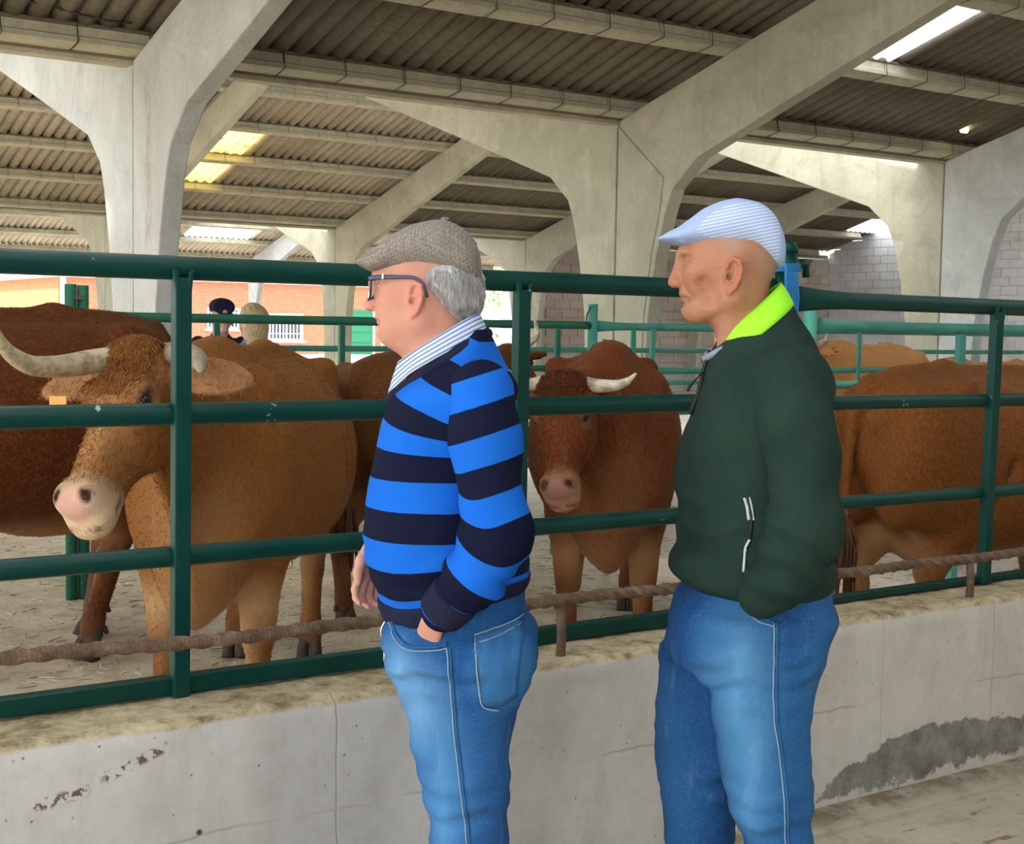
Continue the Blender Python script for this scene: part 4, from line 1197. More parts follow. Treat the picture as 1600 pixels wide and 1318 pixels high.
    # hooves: two claws each, with dew claws
    for key, x, sg in (('fl', .54, 1), ('fr', .54, -1), ('hl', -.75, 1), ('hr', -.75, -1)):
        x = x + LG[key]; bm = bmesh.new()
        for c in (-1, 1):
            y = .165 * sg + c * .025
            add_tube(bm, [(x - .01, y, .115), (x + .005, y, .075), (x + .022, y + c * .004, .035), (x + .035, y + c * .004, .0)], [.026, .031, .035, .038], 10, squash=[(1, 1), (.8, 1.15), (.78, 1.35), (.75, 1.45)])
            add_tube(bm, [(x - .045, y, .125), (x - .062, y, .10)], [.014, .009], 7)
        from_bm('hoof', bm, M['hoof'], e)
    if tail:
        rnd = random.Random(int(abs(loc[0]) * 100)); bm = bmesh.new()
        for i in range(46):
            a = rnd.uniform(0, 6.28); r0 = rnd.uniform(0, .016); r1 = rnd.uniform(.015, .055); L = rnd.uniform(.22, .42)
            x0, y0 = -1.07 + r0 * math.cos(a), .015 + r0 * math.sin(a)
            w = rnd.uniform(-.03, .03)
            add_tube(bm, [(x0, y0, .76), (-1.07 + r1 * math.cos(a) + w * .3, .015 + r1 * math.sin(a), .76 - L * .5), (-1.07 + r1 * .8 * math.cos(a) + w, .015 + r1 * .8 * math.sin(a), .76 - L)], [.007, .008, .002], 5)
        from_bm('tail_switch', bm, M['tailhair'], e)
    co, no = mesh_arrays(body.data); rs = np.random.RandomState(11); S = head.get('s', 1.0)
    r_ = co - np.array(head['o'], float); t = r_ @ Am / S; u = r_ @ Um / S; w = r_ @ Vm / S
    if head.get('tuft'):
        keep = np.nonzero((t > -.07) & (t < .15) & (np.abs(w) < .090 - np.clip(t - .05, 0, 1) * .5) & (u > -.01))[0]
        n = head['tuft']; k = keep[rs.randint(0, len(keep), n)]; N = no[k]; tt = t[k]; ww = w[k]
        a = rs.uniform(-.8, .8, n) + 5.0 * ww; L = rs.uniform(.010, .024, n) * np.clip(1.2 - 5.0 * np.clip(tt, 0, 1), .3, 1.2)
        tg = Am[None] * np.cos(a)[:, None] + Vm[None] * np.sin(a)[:, None]; tg -= N * (tg * N).sum(1, keepdims=True); tg /= np.linalg.norm(tg, axis=1, keepdims=True) + 1e-9
        sd = np.cross(N, tg); c_ = rs.uniform(-1, 1, n)[:, None]; L = L[:, None]; p0 = co[k]
        PP = np.stack([p0, p0 + N * L * .35 + tg * L * .35 + sd * c_ * L * .2, p0 + N * L * .32 + tg * L * .85 + sd * c_ * L * .5, p0 + N * L * .08 + tg * L * 1.05 + sd * c_ * L * .55], 1)
        strands('poll_tuft', PP, [.0016, .0015, .0011, .0003], np.array(head.get('poll', base))[None] * rs.uniform(.75, 1.3, (n, 1)), M['hide'], e)
    if fur:
        me = body.data; tint = np.zeros(len(co) * 4, F32); me.color_attributes['tint'].data.foreach_get('color', tint); tint = tint.reshape(-1, 4)[:, :3]
        k = rs.randint(0, len(co), fur); k = k[(co[k][:, 2] > .15) & ~((t[k] > .42) & (np.abs(w[k]) < .09) & (np.abs(u[k]) < .1))]; n = len(k); N = no[k]; p0 = co[k] + rs.randn(n, 3) * .006; p0 -= N * ((p0 - co[k]) * N).sum(1, keepdims=True)
        g = np.where((t[k] > -.05)[:, None] & (np.abs(w[k]) < .16)[:, None], Am[None], np.array((-.75, 0, -.65))[None]) + rs.randn(n, 3) * .18
        g -= N * (g * N).sum(1, keepdims=True); g /= np.linalg.norm(g, axis=1, keepdims=True) + 1e-9; L = rs.uniform(.006, .013, (n, 1))
        PP = np.stack([p0 - N * .001, p0 + g * L * .5 + N * .0022, p0 + g * L + N * .0022], 1)
        strands('coat_hair', PP, [.0011, .0010, .0003], tint[k] * rs.uniform(.75, 1.35, (n, 1)), M['hide'], e, ribbon=True, kind='stuff')
    for hn in (horns or []): horn('horn', hn[0], hn[1], e, *(hn[2:] if len(hn) > 2 else ()))
    return e, P, fr

def std_head(o=(1.15, 0, 1.33), A=(.55, 0, -.83), U=(.83, 0, .55), **kw):
    d = dict(o=o, A=A, U=U, ears=[(-.2, -.95, .05, .19), (-.2, .95, .05, .19)]); d.update(kw); 
    Av = np.array(A, float); Av /= np.linalg.norm(Av); Uv = np.array(U, float); Uv -= Av * (Uv @ Av); Uv /= np.linalg.norm(Uv); Vv = np.cross(Av, Uv)
    if 'ears' not in kw:
        d['ears'] = [tuple(Vv * -1 + np.array((0, 0, -.1))) + (.19,), tuple(Vv + np.array((0, 0, -.1))) + (.19,)]
    return d
def std_horns(hd, L=.25, up=.5, **c):
    A = np.array(hd['A'], float); A /= np.linalg.norm(A); U = np.array(hd['U'], float); U -= A * (U @ A); U /= np.linalg.norm(U); V = np.cross(A, U); o = np.array(hd['o'], float)
    out = []
    for sg in (-1, 1):
        b = o + U * .02 + V * sg * .075
        out.append(([b, b + V * sg * L * .4 - A * .02, b + V * sg * L * .7 - A * L * .15 + U * .05, b + V * sg * L * .8 - A * L * up + U * L * .4], [.030, .028, .020, .004], (.50, .42, .28), (.62, .58, .46)))
    return out

D2 = math.radians
# B: the horned cow turned towards us at the left
BASE_B = (.205, .075, .014)
hB = dict(o=(1.275, -.050, 1.365), A=(.52, -.19, -.83), U=(.74, -.48, .50), ears=[(-.02, .95, -.10, .25), (.05, -.95, -.22, .22)],
          poll=(.24, .095, .024), face=(.34, .165, .062), earcol=(.38, .19, .085), muz=(.62, .47, .31), pad=(.62, .36, .30), curl=.010, tuft=6000, earin=(.55, .33, .17), s=1.02)
# V = A x U points to the cow's right here
cow('cow', (2.165, 5.057), D2(235.9), hB, base=BASE_B, dark=(.20, .075, .022), pale=(.55, .34, .17), h=.017, hh=.0075, fur=42000, belly=1.0, fat=1.07,
    label='tan cow facing us with long curved horns, pale muzzle and orange ear tag',
    horns=[([(1.27, -.12, 1.375), (1.33, -.19, 1.362), (1.42, -.25, 1.350), (1.49, -.29, 1.353), (1.55, -.335, 1.385), (1.59, -.36, 1.44), (1.60, -.375, 1.50)], [.036, .036, .033, .029, .023, .014, .005], (.50, .40, .26), (.46, .38, .22)),
           ([(1.26, .01, 1.385), (1.36, .085, 1.392), (1.47, .15, 1.385), (1.56, .185, 1.372), (1.65, .21, 1.35)], [.035, .035, .031, .024, .008], (.36, .29, .20), (.30, .25, .17))])
cow_b = [o for o in COL.objects if o.name == 'cow'][0]
box('ear_tag', (1.385, -.285, 1.215), (1.392, -.235, 1.265), M['tag'], cow_b, .003)
# C: the chestnut cow in the middle
hC = dict(s=.94, o=(1.11, -.20, 1.25), A=(.50, -.02, -.86), U=(.84, -.30, .50), ears=[(-.25, .9, -.25, .19), (-.25, -.9, -.15, .19)],
          muz=(.36, .19, .10), pad=(.30, .15, .12), poll=(.10, .026, .006), tuft=3000)
cow('cow', (4.071, 5.214), D2(234), hC, base=(.125, .029, .006), dark=(.12, .038, .012), pale=(.42, .235, .11), h=.02, hh=.0095, fat=.93, fur=22000,
    label='chestnut cow standing head on between the two men with a pale horn',
    horns=[([(1.10, -.13, 1.27), (1.155, -.07, 1.262), (1.21, -.015, 1.265), (1.26, .035, 1.283), (1.30, .072, 1.318)], [.030, .028, .024, .016, .004], (.62, .52, .38), (.70, .64, .52)),
           ([(1.09, -.27, 1.27), (1.12, -.33, 1.262), (1.15, -.39, 1.28), (1.17, -.42, 1.32)], [.030, .026, .016, .004], (.62, .52, .38), (.70, .64, .52))])
# A: large dark animal on the left, seen from its side
cow('cow', (1.30, 6.02), D2(200), std_head(), scale=1.10, base=(.095, .024, .005), dark=(.13, .042, .014), pale=(.34, .17, .07), h=.022, hh=0, fat=1.05, fur=16000, legs=dict(hl=.25, hr=-.02),
    label='large dark red cow standing side on behind the tan horned cow', horns=std_horns(std_head()))
# D: hindquarters showing left of the striped man
hD = std_head(o=(1.10, -.05, 1.36), A=(.75, -.3, -.60))
cow('cow', (3.80, 6.36), D2(38), hD, scale=.97, base=(.11, .038, .008), dark=(.12, .045, .015), pale=(.30, .16, .07), h=.022, hh=0, fat=.9,
    label='brown cow turned away, its rump showing beside the striped sweater', horns=std_horns(hD))
# F: broad cow in the right hand pen
hF = std_head(o=(1.18, 0, 1.2))
cow('cow', (5.42, 4.02), D2(3), hF, scale=.97, base=(.17, .056, .009), dark=(.17, .06, .02), pale=(.46, .26, .12), h=.02, hh=0, fat=1.05, fur=20000, belly=1.08, legs=dict(hl=.02, hr=.14, fl=.05),
    label='broad light brown cow standing side on in the right pen', horns=std_horns(hF))
# G, H: pale cows farther back on the right
hG = std_head(o=(1.12, .05, 1.36), A=(.35, .25, -.9), U=(.95, .2, .4), pad=(.45, .28, .22), face=(.62, .36, .17), s=1.05)
cow('cow', (9.3, 8.3), D2(196), hG, scale=1.0, base=(.60, .28, .095), dark=(.36, .16, .06), pale=(.70, .48, .28), h=.025, hh=0, group='cattle in the pens',
    label='pale orange cow with lowered head at the back right, nearest the gatepost', horns=std_horns(hG, .14))
hH = std_head(o=(1.16, 0, 1.22), A=(.75, 0, -.62), muz=(.60, .45, .30))
cow('cow', (9.6, 7.0) if False else (8.4, 6.35), D2(188), hH, scale=.93, base=(.44, .20, .07), dark=(.30, .13, .05), pale=(.62, .44, .28), h=.025, hh=0,
    label='beige cow with white horns between the rear pen rails at right', horns=std_horns(hH, .16))
# ------------------------------------------------------------------ people
def m_skin(name, c, red, deep):
    m = NT(name, 0.5, 0.35); p = m.coord(); t = m.attr('tint')[0]
    n = m.noise(p, 14, 4, 0.6); f = m.noise(p, 90, 4, 0.7); sp = m.noise(p, 45, 2)
    cc = m.mix(m.mr(n, 0.38, 0.68, 0, 0.5), t, red)
    cc = m.mix(m.mr(sp, 0.66, 0.74, 0, 0.35), cc, deep)
    m.color(cc); wr = m.noise(m.mapping(p, (30, 30, 75)), 1, 4, 0.75, 1.2)
    m.bump(m.math('ADD', m.math('MULTIPLY', f, .6), m.math('ADD', n, m.math('MULTIPLY', wr, 1.6))), 0.4, 0.003)
    m.b.inputs['Subsurface Weight'].default_value = 0.12; m.b.inputs['Subsurface Radius'].default_value = (0.010, 0.004, 0.002)
    m.b.inputs['Subsurface Scale'].default_value = 0.6
    return m.m
M['skin_fair'] = m_skin('fair_skin', None, (.62, .27, .20), (.50, .22, .15))
M['skin_tan'] = m_skin('tanned_skin', None, (.50, .22, .13), (.30, .13, .075))
def m_knit():
    m = NT('striped_knit', 0.85, 0.15); p = m.coord()
    s = m.attr('stripe')[2]
    fr = m.math('FRACT', s)
    edge = m.math('MULTIPLY', m.math('SUBTRACT', m.noise(p, 60, 3), 0.5), 0.02)
    band = m.math('GREATER_THAN', m.math('ADD', fr, edge), 0.5)
    n = m.noise(p, 7, 4)
    navy = m.mix(n, (.004, .006, .022), (.009, .011, .034)); blue = m.mix(n, (.007, .11, .56), (.014, .16, .70))
    m.color(m.mix(band, navy, blue))
    rib = m.n('ShaderNodeTexWave'); rib.inputs['Scale'].default_value = 130; m.l(m.mapping(p, (1, 1, 0.15), (0, 0, 0.4)), rib.inputs['Vector'])
    m.bump(m.math('ADD', m.noise(p, 150, 3), m.math('MULTIPLY', rib.outputs[1], 0.3)), 0.3, 0.002)
    m.b.inputs['Specular IOR Level'].default_value = 0.08
    return m.m
M['knit'] = m_knit()
def m_cloth(name, c1, c2, freq=120, rough=0.85, sheen=0.1, b=0.25):
    m = NT(name, rough, 0.15); p = m.coord(); n = m.noise(p, 6, 4, 0.6); f = m.noise(p, freq, 3, 0.7)
    m.color(m.mix(m.mr(m.math('ADD', m.math('MULTIPLY', n, 0.6), m.math('MULTIPLY', f, 0.4)), 0.35, 0.65), c1, c2))
    m.bump(f, b, 0.002); m.b.inputs['Specular IOR Level'].default_value = 0.08; return m.m
M['fleece'] = m_cloth('dark_green_fleece', (.014, .032, .025), (.024, .048, .037), 160, sheen=0.15)
M['lime'] = m_cloth('lime_collar_fabric', (.32, .85, .03), (.40, .95, .05), 150)
M['navy'] = m_cloth('navy_cloth', (.012, .014, .035), (.02, .022, .05))
M['grey_vest'] = m_cloth('grey_green_vest', (.17, .20, .17), (.22, .25, .21))
M['grey_shirt'] = m_cloth('grey_undershirt', (.20, .24, .29), (.30, .34, .40))
M['pale_blue'] = m_cloth('pale_blue_cloth', (.25, .45, .62), (.32, .52, .68))
def m_denim():
    m = NT('denim', 0.85, 0.15); p = m.coord(); t = m.attr('tint')[0]
    n = m.noise(m.mapping(p, (1, 1, .6)), 9, 5, 0.65, 0.6); f = m.noise(p, 220, 3, 0.7)
    s = m.noise(m.mapping(p, (26, 26, 5)), 1, 4, 0.7)
    c = m.mix(m.mr(n, 0.35, 0.68, 0, 0.6), t, m.mix(0.55, t, (.02, .12, .34)))
    c = m.mix(m.mr(f, 0.5, 0.72, 0, 0.10), c, (.35, .52, .70))
    c = m.mix(m.mr(s, 0.58, 0.72, 0, 0.14), c, (.25, .42, .62))
    m.color(c); m.bump(m.math('ADD', f, m.math('MULTIPLY', s, 1.5)), 0.3, 0.003); return m.m
M['denim'] = m_denim()
M['denim_strip'] = m_cloth('denim_fold', (.018, .09, .24), (.03, .13, .32), 200)
M['thread'] = plain('pale_thread', (.26, .34, .42), 0.8)
def m_tweed():
    m = NT('tweed', 0.9, 0.1); p = m.coord()
    a = m.n('ShaderNodeTexChecker'); a.inputs['Scale'].default_value = 330; m.l(p, a.inputs['Vector'])
    b = m.n('ShaderNodeTexChecker'); b.inputs['Scale'].default_value = 150; m.l(m.mapping(p, (1, 1, 1), (.3, .5, .78)), b.inputs['Vector'])
    n = m.noise(p, 260, 3, 0.8)
    c = m.mix(a.outputs[1], (.20, .175, .15), (.34, .30, .26)); c = m.mix(m.math('MULTIPLY', b.outputs[1], 0.45), c, (.10, .085, .075))
    c = m.mix(m.mr(n, 0.45, 0.7, 0, 0.45), c, (.42, .38, .34)); m.color(c); m.bump(n, 0.5, 0.002); return m.m
M['tweed'] = m_tweed()
def m_bluecap():
    m = NT('striped_blue_cap', 0.8, 0.15); p = m.coord(); x, y, z = m.sep(p)
    w = m.math('SINE', m.math('MULTIPLY', m.math('ADD', z, m.math('MULTIPLY', x, 0.22)), 2 * math.pi / 0.0068))
    # the crown's side panels are striped, the top panel is plain
    ay = m.math('ABSOLUTE', y)
    top = m.math('ADD', z, m.math('MULTIPLY', m.math('ABSOLUTE', m.math('SUBTRACT', x, 0.0)), 0.0))
    edge = m.math('SUBTRACT', ay, m.mr(x, -0.06, 0.15, 0.030, 0.078))
    side = m.math('MULTIPLY', m.mr(edge, 0.0, 0.004), m.mr(x, -.052, -.046))
    st = m.math('MULTIPLY', m.mr(w, 0.1, 0.6), side)
    c = m.mix(st, (.36, .46, .72), (.66, .74, .92)); c = m.mix(m.math('MULTIPLY', m.noise(p, 40, 3), 0.25), c, (.30, .40, .66))
    m.color(c); m.bump(m.math('ADD', m.math('MULTIPLY', w, 0.15), m.noise(p, 300, 2)), 0.3, 0.002); return m.m
M['bluecap'] = m_bluecap()
def m_shirt():
    m = NT('striped_shirt', 0.75, 0.2); s = m.attr('across')[2]; fr = m.math('FRACT', m.math('MULTIPLY', s, 5.0))
    a = m.mr(m.math('ABSOLUTE', m.math('SUBTRACT', fr, 0.5)), 0.10, 0.14, 1, 0)
    fr2 = m.math('FRACT', m.math('ADD', m.math('MULTIPLY', s, 5.0), 0.32)); a2 = m.mr(m.math('ABSOLUTE', m.math('SUBTRACT', fr2, 0.5)), 0.03, 0.05, 1, 0)
    c = m.mix(a2, (.58, .68, .90), (.25, .36, .66)); m.color(m.mix(a, c, (.03, .05, .16))); return m.m
M['shirt'] = m_shirt()
def m_hair(name, c1, c2):
    m = NT(name, 0.55, 0.3); n = m.noise(m.mapping(m.coord(), (160, 160, 22)), 1, 4, 0.7); m.color(m.mix(m.mr(n, .35, .65), c1, c2)); m.bump(n, 0.6, 0.004); return m.m
M['hair_grey'] = m_hair('grey_hair', (.30, .29, .29), (.68, .67, .67))
M['hair_stub'] = m_hair('cropped_hair', (.34, .25, .20), (.50, .40, .34))
M['hair_blond'] = m_hair('blond_hair', (.28, .19, .09), (.62, .50, .30))
M['acetate'] = plain('spectacle_frame', (.012, .012, .03), 0.25, 0.6)
M['temple'] = plain('spectacle_temple', (.055, .07, .13), 0.3, 0.6)
M['chrome'] = plain('bright_metal', (.7, .7, .72), 0.25, 0.6, 0.9)
M['zipblack'] = plain('black_zip', (.01, .01, .012), 0.5)
M['reflect'] = plain('reflective_piping', (.50, .56, .60), 0.4, 0.5)
M['shoe'] = plain('shoe_leather', (.05, .035, .025), 0.5)
mg = NT('spectacle_lens', 0.02, 0.5).color((.9, .95, .95)); mg.b.inputs['Transmission Weight'].default_value = 1.0; mg.b.inputs['IOR'].default_value = 1.2; M['lens'] = mg.m
SK1 = (.56, .27, .19); SK2 = (.42, .19, .105)

def zloft(F, cx, cy, keys, k=.02, col=None, p=2.2, asym=0.0):
    """keys: (z, front x, back x, half width)"""
    F.loft((cx, cy, 0), (0, 0, 1), (1, 0, 0), [(z, f - cx, cx - b, hw) for z, f, b, hw in keys], k, col, 'add', p, asym)

def head_into(F, dx, dz, sk, neck, thin=False):
    o = np.array((dx, 0, dz)); P = lambda x, y, z: o + (x, y, z)
    red = tuple(a * b for a, b in zip(sk, (1.05, .82, .78))); dk = tuple(a * .6 for a in sk); sk2 = tuple(a * .85 for a in sk)
    F.ell(P(.042, 0, 1.592), (.098, .0745, .086), .02, sk)
    F.ell(P(.078, 0, 1.562), (.076, .0655, .085), .03, sk)
    F.ell(P(.092, 0, 1.505), (.053, .045, .042), .03, sk)
    F.ell(P(.120, 0, 1.466), (.027, .026, .020), .025, sk)
    for s in (-1, 1):
        F.cone(P(.110, .018 * s, 1.464), P(.052, .054 * s, 1.492), .018, .022, .03, sk)
        F.cone(P(.052, .056 * s, 1.495), P(.050, .066 * s, 1.555), .018, .014, .03, sk)
        F.ell(P(.108, .038 * s, 1.533), (.030, .020, .020), .03, red)
        if not thin: F.ell(P(.090, .042 * s, 1.492), (.035, .020, .032), .03, sk)
        F.ell(P(.140, .026 * s, 1.583), (.014, .026, .008), .018, sk)
        F.ell(P(.151, .033 * s, 1.564), (.013, .016, .010), .012, sk2, 'sub')
        F.ell(P(.130, .032 * s, 1.565), (.0145, .0145, .0135), .006, sk)
        F.cone(P(.1405, .021 * s, 1.5625), P(.137, .044 * s, 1.5625), .0022, .0022, .004, dk, 'sub')
        F.ell(P(.153, .012 * s, 1.520), (.010, .0075, .008), .008, red)
        F.cone(P(.150, .021 * s, 1.520), P(.130, .037 * s, 1.490), .0015, .001, .008, sk2, 'sub')
        # ear: flared shell, rolled rim, hollow, lobe
        e = P(.056, .0790 * s, 1.535); ta = .42
        f1 = np.array((math.cos(ta), -math.sin(ta) * s, .12)); f1 /= np.linalg.norm(f1)
        nn_ = np.array((math.sin(ta), math.cos(ta) * s, 0)); nn_ -= f1 * (nn_ @ f1); nn_ /= np.linalg.norm(nn_); up_ = np.cross(f1, nn_) ; up_ *= np.sign(up_[2])
        Re = np.array([f1, nn_, up_]); Q = lambda a, b, c: e + f1 * a + nn_ * b + up_ * c
        F.ell(Q(0, 0, .002), (.0195, .0080, .034), .006, red, R=Re)
        F.ell(Q(.003, .010, .004), (.0125, .0085, .022), .005, sk2, 'sub', R=Re)
        rim = [(.012, .006, .014), (.010, .007, .026), (0, .0075, .034), (-.012, .008, .029), (-.018, .008, .014), (-.017, .0075, -.004), (-.010, .006, -.022), (0, .004, -.033)]
        F.chain([Q(*q) for q in rim], [.0038, .0040, .0044, .0046, .0044, .0040, .0042, .0065], .004, red, inner=.004)
        F.chain([Q(*q) for q in ((-.004, .006, .020), (-.007, .006, .006), (-.003, .006, -.010), (.007, .005, -.014))], [.003, .0033, .0032, .003], .004, red, inner=.003)
        F.ell(Q(.012, .006, -.004), (.005, .004, .008), .004, red, R=Re)
        F.ell(Q(.005, .007, -.002), (.0045, .008, .007), .004, dk, 'sub', R=Re)
        F.chain([P(.148, .014 * s, 1.5865), P(.150, .030 * s, 1.5895), P(.138, .046 * s, 1.585)], [.0030, .0034, .002], .003, (.40, .36, .33), inner=.002)
    F.cone(P(.148, 0, 1.578), P(.163, 0, 1.527), .0085, .0110, .014, sk)
    F.ell(P(.163, 0, 1.522), (.0115, .012, .0095), .008, red)
    for s in (-1, 1): F.ell(P(.156, .006 * s, 1.5125), (.006, .0035, .003), .003, dk, 'sub')
    F.ell(P(.141, 0, 1.500), (.010, .022, .008), .010, sk)
    F.ell(P(.1435, 0, 1.4965), (.0065, .021, .0038), .004, tuple(a * b for a, b in zip(sk, (.95, .62, .60))))
    F.ell(P(.1400, 0, 1.4865), (.0075, .020, .0045), .004, tuple(a * b for a, b in zip(sk, (.95, .62, .60))))
    F.cone(P(.1500, -.022, 1.4915), P(.1500, .022, 1.4915), .0022, .0022, .004, dk, 'sub')
    for s in (-1, 1): F.cone(P(.146, .018 * s, 1.4915), P(.134, .029 * s, 1.486), .002, .002, .005, dk, 'sub')
    F.ell(P(.146, 0, 1.4775), (.006, .018, .005), .008, sk, 'sub')
    if thin:
        for s in (-1, 1):
            F.cone(P(.112, .056 * s, 1.525), P(.094, .060 * s, 1.485), .004, .004, .03, sk, 'sub')
            F.ell(P(.112, .036 * s, 1.546), (.024, .018, .014), .02, sk)
            F.cone(P(.050, .048 * s, 1.500), P(.065, .022 * s, 1.36), .010, .010, .02, sk)
    neck(F, P)

def hand_into(F, w, d, n, s, curl, sk, size=1.0, thumb=1.0):
    """w wrist, d towards the fingers, n out of the back of the hand, s towards the thumb"""
    w, d, n, s = [np.array(q, float) for q in (w, d, n, s)]
    d /= np.linalg.norm(d); n -= d * (n @ d); n /= np.linalg.norm(n); s = s - d * (s @ d) - n * (s @ n); s /= np.linalg.norm(s)
    q = size; R = np.array([d, s, n])
    F.ell(w + d * .045 * q, (.052 * q, .042 * q, .016 * q), .015, sk, R=R)
    F.cone(w - d * .02, w + d * .02, .026 * q, .026 * q, .015, sk, flat=n, fk=.75)
    for i, (off, L) in enumerate(((.030, .072), (.010, .080), (-.011, .074), (-.030, .058))):
        p = w + (d * .085 + s * off) * q; c = curl * (1 + .12 * i); a = .25 * curl
        F.ell(p + n * .006, (.011 * q, .010 * q, .009 * q), .008, sk)
        for j, f in enumerate((.46, .30, .24)):
            dirv = d * math.cos(a) - n * math.sin(a) + s * (.10 - .07 * i)
            p2 = p + dirv * L * f * q
            F.cone(p, p2, (.0098 - .0012 * j) * q, (.0090 - .0014 * j) * q, .004, sk); p = p2; a += c
    p = w + (d * .022 + s * .032 - n * .004) * q
    p1 = p + (d * .030 + s * .022 * thumb - n * .008) * q; p2 = p1 + (d * .026 + s * .004 - n * .008) * q; p3 = p2 + (d * .020 - s * .004 - n * .006) * q
    F.chain([p, p1, p2, p3], [.017 * q, .0125 * q, .011 * q, .008 * q], .012, sk, inner=.005)

def arm_sdf(F, pts, rads, k=.03, col=None): F.chain(pts, rads, k, col, inner=.02)

def tube_np(name, pts, r, mat, parent, n=8, **kw):
    P = np.array(pts, float); s = np.arange(len(P)); ss = np.linspace(0, len(P) - 1, (len(P) - 1) * 5 + 1)
    Q = np.stack([smooth_interp(ss, s, P[:, j]) for j in range(3)], 1)
    rr = list(np.interp(ss, s, r)) if isinstance(r, (list, tuple)) else r
    return tube(name, [Vector(q) for q in Q], rr, mat, parent, n, **kw)

def surf_point(F, x, z, side=1, y0=.30):
    """walk in from the side to the skin of a field at (x, z)"""
    i = int(round((x - F.lo[0]) / F.h)); k = int(round((z - F.lo[2]) / F.h))
    i = min(max(i, 0), F.n[0] - 1); k = min(max(k, 0), F.n[2] - 1)
    col = F.D[i, :, k]; js = np.nonzero(col < 0)[0]
    if len(js) == 0: return None
    j = js[-1] if side > 0 else js[0]
    j2 = min(max(j + side, 0), F.n[1] - 1); a, b = col[j], col[j2]; t = a / (a - b + 1e-9)
    return float(F.lo[1] + (j + side * t) * F.h)
def strip_on(name, F, path, r, mat, parent, side=1, lift=.001, samples=40):
    """a thin stitched line or piping lying on the surface; path in (x, z)"""
    P = np.array(path, float); s = np.arange(len(P)); ss = np.linspace(0, len(P) - 1, samples)
    xs = smooth_interp(ss, s, P[:, 0]); zs = smooth_interp(ss, s, P[:, 1]); out = []
    for x, z in zip(xs, zs):
        y = surf_point(F, x, z, side)
        if y is not None: out.append((x, y + side * lift, z))
    if len(out) < 2: return None
    return tube(name, out, r, mat, parent, 6)
def patch_on(name, F, poly, mat, parent, side=1, lift=.0035, thick=.003, n=10, tint=None):
    """a sewn-on patch (pocket) draped over the surface; poly: 4 corners (x,z) tl,tr,br,bl"""
    tl, tr, br, bl = [np.array(q, float) for q in poly]; bm = bmesh.new(); g = []
    for i in range(n + 1):
        row = []
        for j in range(n + 1):
            u, v = i / n, j / n; q = (tl * (1 - u) + tr * u) * (1 - v) + (bl * (1 - u) + br * u) * v
            if v > .8: q = q + np.array((0, -.5)) * (0.5 - abs(u - .5)) * (v - .8) * .16
            y = surf_point(F, q[0], q[1], side)
            row.append(None if y is None else bm.verts.new((q[0], y + side * lift, q[1])))
        g.append(row)
    for i in range(n):
        for j in range(n):
            q = [g[i][j], g[i + 1][j], g[i + 1][j + 1], g[i][j + 1]]
            if all(v is not None for v in q): bm.faces.new(q).smooth = True
    bmesh.ops.recalc_face_normals(bm, faces=bm.faces[:])
    o = from_bm(name, bm, mat, parent); sol = o.modifiers.new('s', 'SOLIDIFY'); sol.thickness = thick; sol.offset = 0
    if tint is not None:
        a = o.data.color_attributes.new('tint', 'FLOAT_COLOR', 'POINT')
        a.data.foreach_set('color', np.tile(np.array((*tint, 1), F32), len(o.data.vertices)))
    return o
def collar(name, parent, mat, top, bot, w_top, w_bot, gap=.5, thick=.003, n=40, tipdrop=.0, rows=6, flare=.004):
    """folded collar: top/bot = ((x,z) back, (x,z) front)"""
    bm = bmesh.new(); across = []; g = []
    for i in range(n + 1):
        a = gap / 2 + (2 * math.pi - gap) * i / n             # 0 = front
        ca, sa = math.cos(a), math.sin(a); f = (1 + ca) / 2
        row = []
        for j in range(rows + 1):
            v = j / rows
            (bx, bz), (fx, fz) = top; (bx2, bz2), (fx2, fz2) = bot
            X0 = bx + (fx - bx) * f; Z0 = bz + (fz - bz) * f; X1 = bx2 + (fx2 - bx2) * f; Z1 = bz2 + (fz2 - bz2) * f
            near = max(0, 1 - min(i, n - i) / (n * .16)); Z1 -= tipdrop * near
            x = X0 + (X1 - X0) * v; z = Z0 + (Z1 - Z0) * v; y = sa * (w_top + (w_bot - w_top) * v) + (math.copysign(flare * math.sin(math.pi * v), sa))
            row.append(bm.verts.new((x, y, z))); across.append(v)
        g.append(row)
    for i in range(n):
        for j in range(rows): bm.faces.new((g[i][j], g[i + 1][j], g[i + 1][j + 1], g[i][j + 1])).smooth = True
    bmesh.ops.recalc_face_normals(bm, faces=bm.faces[:])
    o = from_bm(name, bm, mat, parent)
    a = o.data.attributes.new('across', 'FLOAT', 'POINT'); a.data.foreach_set('value', np.array(across, F32))
    sol = o.modifiers.new('s', 'SOLIDIFY'); sol.thickness = thick; sol.offset = 0
    return o
def cap_mesh(name, parent, mat, axz, keys, p=2.0, h=.003, wrinkles=.0012, seed=4, button=None):
    K = np.array(keys, float)
    F = Field((K[0, 0] - .02, -.11, K[:, 2].min() - .03), (K[-1, 0] + .02, .11, K[:, 1].max() + .02), h)
    F.loft((0, 0, axz), (1, 0, 0), (0, 0, 1), [(x, t - axz, axz - b, hw) for x, t, b, hw in keys], .004, (0, 0, 0), p=p)
    F.noise(wrinkles, 30, seed)
    V, Q, C = F.mesh(3); return link_mesh(name, np_mesh('flat_cap', V, Q), mat, parent), F
